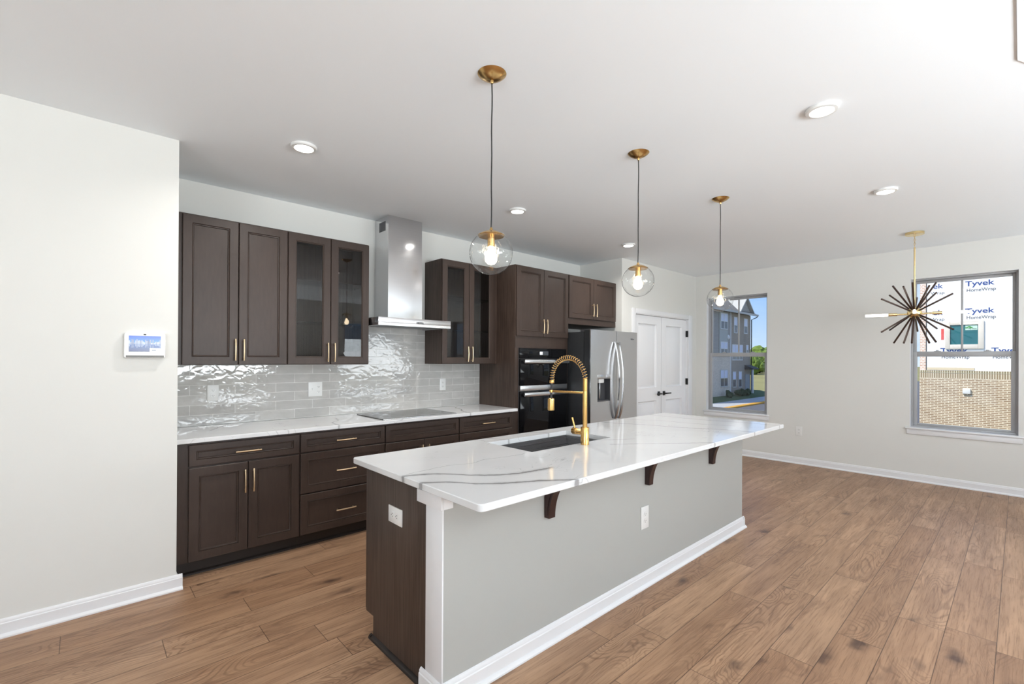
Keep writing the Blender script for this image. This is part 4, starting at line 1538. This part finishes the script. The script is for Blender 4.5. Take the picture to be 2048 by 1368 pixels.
DARKPANE = simple('dark_window_pane', (0.05, 0.06, 0.07), 0.1)
MB().box(56.3, 62.45, FY_, 35, GZ, 7.05).build('brick_wall', DBRICK, t)
MB().box(44.5, 56.3, FY_ - 0.05, 35, 1.80, 7.05).build('sided_wall', SIDING, t)
MB().box(44.5, 56.3, FY_ - 0.08, 35, GZ, 1.80).build('ground_floor_wall', LBRICK, t)
MB().box(56.15, 56.32, FY_ - 0.12, FY_, GZ, 7.05).build('corner_board', WHITETRIM, t)
b = MB()
rx0, rx1, ry0, ry1, rz = 44.0, 63.2, 22.55, 35.6, 7.18
v = [(rx0, ry0, rz), (rx1, ry0, rz), (rx1, ry1, rz), (rx0, ry1, rz), (49.5, 29.05, 12.2), (58.2, 29.05, 12.2)]
b._add(v, [(0, 1, 5, 4), (1, 2, 5), (2, 3, 4, 5), (3, 0, 4), (3, 2, 1, 0)])
b.build('roof', ROOF, t)
MB().box(rx0, rx1 + 0.1, ry0 - 0.12, ry0, 6.98, 7.20).build('eave_gutter', FTRIM, t)
MB().tube([(63.2, 22.5, 7.08), (63.1, 22.6, 6.85), (62.5, 23.0, 6.55), (62.5, 23.0, GZ + 0.6)], 0.06, 8).build('downspout', BLACKMETAL, t)
b = MB().prism([(58.2, 7.2), (62.1, 7.2), (60.1, 8.95)], 1, 22.9, 26.0)
b.build('gable_wall', SIDING, t)
b = MB()
for p0, p1 in (((57.95, 7.1), (60.1, 9.06)), ((62.35, 7.1), (60.1, 9.06))):
    d_ = Vector((p1[0] - p0[0], p1[1] - p0[1])).normalized(); nn = Vector((-d_.y, d_.x)) * 0.14
    if nn.y < 0:
        nn = -nn
    b.prism([p0, p1, (p1[0] + nn.x, p1[1] + nn.y), (p0[0] + nn.x, p0[1] + nn.y)], 1, 22.55, 26.5)
b.build('gable_rake', FTRIM, t)


def house_window(x0, x1, z0, z1, cols=1, yy=FY_, trim=WHITETRIM):
    f = MB()
    bw = 0.09
    f.box(x0 - bw, x1 + bw, yy - 0.05, yy + 0.02, z1, z1 + bw); f.box(x0 - bw, x1 + bw, yy - 0.05, yy + 0.02, z0 - bw, z0)
    f.box(x0 - bw, x0, yy - 0.05, yy + 0.02, z0, z1); f.box(x1, x1 + bw, yy - 0.05, yy + 0.02, z0, z1)
    zm = (z0 + z1) / 2
    for i in range(cols):
        a = x0 + (x1 - x0) * i / cols; c_ = x0 + (x1 - x0) * (i + 1) / cols
        if i:
            f.box(a - 0.05, a + 0.05, yy - 0.05, yy + 0.02, z0, z1)
        f.box(a, c_, yy - 0.04, yy + 0.01, zm - 0.035, zm + 0.035)
    w = f.build('window', trim, t)
    MB().box(x0, x1, yy - 0.03, yy - 0.005, zm + 0.035, z1).build('upper_pane', SKYPANE, w)
    MB().box(x0, x1, yy - 0.03, yy - 0.005, z0, zm - 0.035).build('lower_pane', DARKPANE, w)


MB().box(53.1, 55.28, FY_ - 0.14, FY_ - 0.05, 1.85, 6.95).build('bay_panel', PANEL, t)
house_window(53.40, 55.10, 5.05, 6.72, 2, FY_ - 0.15)
house_window(53.40, 55.10, 2.05, 3.45, 2, FY_ - 0.15)
house_window(57.40, 58.20, 4.75, 6.52)
house_window(60.40, 61.30, 4.80, 6.50)
house_window(56.90, 59.85, 1.50, 3.22, 3)
house_window(61.10, 61.60, 2.20, 3.25)
house_window(53.50, 55.32, -1.55, 0.26, 2, FY_ - 0.09, FTRIM)
house_window(57.05, 57.90, -1.75, 0.0, 1, FY_, FTRIM)
house_window(58.82, 59.62, -1.80, 0.0, 1, FY_, FTRIM)
MB().box(60.75, 62.05, FY_ - 0.04, FY_ + 0.02, GZ + 0.55, -0.31).build('entry_door', simple('grey_entry_door', (0.22, 0.25, 0.28), 0.5), t)
b = MB().prism([(FY_ - 1.0, 0.30), (FY_, 0.30), (FY_, 0.85), (FY_ - 1.0, 0.42)], 0, 60.6, 62.5)
b.build('porch_roof', simple('dark_porch_shingle', (0.10, 0.095, 0.09), 0.9), t)
for x in (60.95,):
    MB().box(x - 0.10, x + 0.10, FY_ - 0.9, FY_ - 0.72, GZ + 0.5, 0.30).build('porch_post', WHITETRIM, t)
MB().lathe([(0, 0.02), (0.12, 0.03), (0.22, 0.09), (0.28, 0.16), (0.22, 0.10), (0.12, 0.045), (0, 0.035)], (55.6, FY_ - 0.25, 4.1), 20, 'y').build('satellite_dish', WHITETRIM, t)


# -- shrubs and trees
def leafy(c, r, n, seed, sc=(1, 1, 1), detail=2, amp=0.35):
    rnd = random.Random(seed)
    b = MB()
    for i in range(n):
        d = Vector((rnd.gauss(0, 1), rnd.gauss(0, 1), rnd.gauss(0, 1))).normalized() * (r * 0.62 * rnd.random() ** 0.4)
        o = Vector(c) + Vector((d.x * sc[0], d.y * sc[1], d.z * sc[2]))
        rr = r * rnd.uniform(0.26, 0.5)
        res = bmesh.ops.create_icosphere(b.bm, subdivisions=detail, radius=rr, matrix=Matrix.Translation(o))
        for v_ in res['verts']:
            v_.co += (v_.co - o).normalized() * rr * rnd.uniform(-amp, amp)
    return b


LEAF = ground_mat('tree_leaves', (0.06, 0.12, 0.02), (0.24, 0.32, 0.06), 0.6)
LEAFD = ground_mat('shrub_leaves', (0.02, 0.035, 0.015), (0.05, 0.08, 0.03), 3.0)
BARK = simple('bark', (0.10, 0.07, 0.05), 0.9, 0, 0.3, 3)
def sight(px, depth, z):
    """ground position on the sight line of column px at a given depth along the camera's axis"""
    return _f * depth + _r * ((px - CX) / F_PX * depth) + Vector((0, 0, z))


TREES = [(1503, 150, 7.5, 5.2, 'pale green tree rising just right of the far townhouse'),
         (1519, 165, 9.0, 6.0, 'bushy green tree at the centre of the field edge beyond the window'),
         (1536, 175, 9.0, 6.5, 'green tree half hidden behind the right side of the pantry side window'),
         (1522, 205, 6.6, 5.5, 'lower green tree behind the front row of field trees')]
for i, (px, dpt, ht, r, lab) in enumerate(TREES):
    p = sight(px, dpt, GZ)
    t = thing('field_tree', lab, 'tree', p, 'trees beyond the field')
    MB().tube([p + Vector((0, 0, 0)), p + Vector((0.1, 0.1, ht * 0.55))], 0.35, 8, 0.15).build('trunk', BARK, t)
    leafy(p + Vector((0, 0, ht * 0.52)), r, 34, 11 + i, (0.9, 0.9, ht / (2.1 * r)), 3, 0.14).build('crown', LEAF, t, smooth=False)
for i, (x, lab) in enumerate(((54.2, 'dark shrub under the pale brick wall of the far townhouse'), (56.6, 'dark shrub at the corner board of the far townhouse'),
                              (57.9, 'dark shrub between the ground floor windows of the far townhouse'), (59.3, 'dark shrub beside the entry of the far townhouse'))):
    p = Vector((x, 22.3, GZ + 0.30))
    o = leafy(p + Vector((0, 0, 0.40)), 0.56, 14, 50 + i, (1.1, 0.8, 0.8), 2, 0.25).build('shrub', LEAFD, None, smooth=False)
    tag(o, lab, 'shrub', 'shrubs along the townhouse')

# -- unfinished neighbour house
NX = 25.5
t = thing('neighbor_house', 'unfinished house with white lettered house wrap above tan brick, outside the far window', 'house', (NX + 4, -4.0, GZ))
WRAP = NT('white_house_wrap')
_p, _s = WRAP.pos()
_w = WRAP.noise(WRAP.scale(_p, (1, 1.2, 3.0)), 1.0, 4.0, 0.6, 0.6)
WRAP.l(WRAP.mix(_w, (0.86, 0.87, 0.89), (0.93, 0.93, 0.94)), WRAP.b.inputs['Base Color'])
WRAP.bump(_w, 0.35, 0.05)
WRAP.b.inputs['Roughness'].default_value = 0.6
WRAP = WRAP.mat
TAN = brick_mat('tan_brick', srgb(150, 126, 100), srgb(172, 148, 120), srgb(232, 222, 200), 0.2135, 0.0677, 0.0095, 1, -0.017)
SOLD = brick_mat('soldier_brick', srgb(142, 124, 96), srgb(160, 140, 112), srgb(232, 222, 200), 0.0677, 0.2135, 0.0095, 1, 0.757, True)
SILLB = brick_mat('rowlock_brick', srgb(130, 120, 88), srgb(150, 132, 104), srgb(228, 220, 196), 0.0677, 0.105, 0.0095, 1, 0.972, True)
MB().box(NX, NX + 8, -14, 2.60, 1.06, 8.5).build('wrapped_wall', WRAP, t)
MB().box(NX - 0.06, NX + 8, -14, 2.80, GZ, 0.757).build('brick_wall', TAN, t)
MB().box(NX - 0.06, NX + 0.3, -14, 2.80, 0.757, 0.962).build('soldier_course', SOLD, t)
MB().box(NX - 0.055, NX + 0.3, -14, 2.80, 0.962, 0.974).build('dark_joint', SLOT, t)
MB().box(NX - 0.07, NX + 0.3, -14, 2.80, 0.974, 1.068).build('rowlock_course', SILLB, t)
MB().box(NX - 0.03, NX, 1.19, 2.575, 1.095, 1.19).build('furring_strip', simple('raw_board', srgb(214, 198, 168), 0.8), t)
MB().box(NX + 0.05, NX + 0.5, 2.62, 2.80, 1.07, 8.5).build('brick_pier', brick_mat('pale_pier_brick', srgb(205, 165, 145), srgb(225, 190, 170), srgb(240, 236, 228), 0.12, 0.0677, 0.012, 1), t)
MB().box(NX - 0.012, NX + 0.04, 2.585, 2.602, 1.07, 8.5).build('corner_flashing', DARKPLASTIC, t)
# window in the wrap
f = MB()
wy0, wy1, wz0, wz1 = 0.935, 2.030, 1.930, 3.020
gy0, gy1, gz0, gz1 = 1.095, 1.885, 2.10, 2.870
for a, c_, d_, e_ in ((wy0, gy0, wz0, wz1), (gy1, wy1, wz0, wz1), (gy0, gy1, wz0, gz0), (gy0, gy1, gz1, wz1)):
    f.box(NX - 0.07, NX, a, c_, d_, e_, 0.01)
w = f.build('window', simple('cream_vinyl', (0.72, 0.66, 0.58), 0.5), t)
MB().box(NX - 0.02, NX - 0.005, gy0, gy1, gz0, gz1).build('pane', simple('teal_window_glass', (0.03, 0.16, 0.18), 0.15, 0, 0.4, 1.5), w)
st = MB().box(NX - 0.024, NX - 0.0205, gy0 + 0.02, 1.45, 2.66, gz1 - 0.01).build('sticker', simple('sticker_green_white', (0.52, 0.72, 0.62), 0.5), w)
lettering('Ply Gem', 0.22, 0.06, Matrix.Translation((NX - 0.0245, 1.355, 2.675)) @ TEXT_MINUS_X, 'sticker_lettering', simple('sticker_ink', (0.03, 0.10, 0.05), 0.6), st, 0.02, 0.003)
lf = MB()
for k, (yy, zz) in enumerate(((1.41, 2.75), (1.34, 2.79), (1.29, 2.755))):
    lf.sphere((NX - 0.026, yy, zz), 0.05, 12, 6, (0.06, 1.0, 0.5))
lf.build('sticker_leaf', simple('leaf_green', (0.05, 0.28, 0.06), 0.6), st)
MB().box(NX - 0.006, NX, 2.065, 2.15, 2.30, 2.74).build('red_tape', simple('red_tape', (0.72, 0.10, 0.09), 0.5), t)
b = MB().box(NX - 0.16, NX - 0.06, 1.295, 1.515, 0.175, 0.375, 0.012)
b.build('dryer_vent', WHITETRIM, t)
INKB = simple('house_wrap_blue_ink', srgb(40, 72, 140), 0.7)
INKG = simple('house_wrap_grey_ink', srgb(58, 64, 80), 0.7)
for zb_, ph in ((5.43, 0.0), (4.372, 0.0), (3.305, 0.0), (1.770, 0.715), (2.24, -4.3)):
    for k in range(-2, 3):
        yl = 1.459 + ph - 1.433 * k
        if yl > 2.56 or yl - 0.80 < -2.2:
            if not (yl - 0.80 < 2.45 and yl > 2.56):
                continue
        if yl > 2.56:
            # a word that runs under the corner: only its last letters show
            lettering('ek', 0.30, 0.195, Matrix.Translation((NX - 0.001, yl - 0.50, zb_)) @ TEXT_MINUS_X, 'wrap_lettering', INKB, t, 0.012, 0.002)
            lettering('Wrap', 0.42, 0.150, Matrix.Translation((NX - 0.001, yl - 0.42, zb_ - 0.27)) @ TEXT_MINUS_X, 'wrap_lettering', INKG, t, 0.0, 0.002)
            continue
        if ph < -2 and yl > 0.6:
            continue
        lettering('Tyvek', 0.806, 0.265, Matrix.Translation((NX - 0.001, yl, zb_ - 0.068)) @ TEXT_MINUS_X, 'wrap_lettering', INKB, t, 0.022, 0.002)
        lettering('HomeWrap', 0.795, 0.165, Matrix.Translation((NX - 0.001, yl - 0.045, zb_ - 0.262)) @ TEXT_MINUS_X, 'wrap_lettering', INKG, t, 0.008, 0.002)

# rear glazing (behind the camera)
for i, (y0, y1) in enumerate(((-2.9, -0.6), (0.4, 2.0))):
    root = structure('window_%d' % (i + 4), (XR, (y0 + y1) / 2, 0.16))
    b = MB()
    w = 0.05
    b.box(XR - 0.12, XR - 0.06, y0, y0 + w, 0.16, 2.32); b.box(XR - 0.12, XR - 0.06, y1 - w, y1, 0.16, 2.32)
    b.box(XR - 0.12, XR - 0.06, y0 + w, y1 - w, 2.32 - w, 2.32); b.box(XR - 0.12, XR - 0.06, y0 + w, y1 - w, 0.16, 0.16 + w)
    b.box(XR - 0.12, XR - 0.06, (y0 + y1) / 2 - 0.03, (y0 + y1) / 2 + 0.03, 0.16 + w, 2.32 - w)
    b.build('window_frame', GREYFRAME, root)
    MB().box(XR - 0.095, XR - 0.09, y0 + w, y1 - w, 0.16 + w, 2.32 - w).build('pane', PANE, root)
for i, (x0, x1) in enumerate(((0.4, 3.0), (4.7, 6.5))):  # unseen windows added behind the right-hand fill lights
    root = structure('window_%d' % (i + 6), ((x0 + x1) / 2, YR, 0.645))
    b = MB()
    w = 0.05
    b.box(x0, x0 + w, YR - 0.12, YR - 0.06, 0.645, 2.36); b.box(x1 - w, x1, YR - 0.12, YR - 0.06, 0.645, 2.36)
    b.box(x0 + w, x1 - w, YR - 0.12, YR - 0.06, 2.36 - w, 2.36); b.box(x0 + w, x1 - w, YR - 0.12, YR - 0.06, 0.645, 0.645 + w)
    b.box((x0 + x1) / 2 - 0.03, (x0 + x1) / 2 + 0.03, YR - 0.12, YR - 0.06, 0.645 + w, 2.36 - w)
    b.build('window_frame', GREYFRAME, root)
    MB().box(x0 + w, x1 - w, YR - 0.095, YR - 0.09, 0.645 + w, 2.36 - w).build('pane', PANE, root)
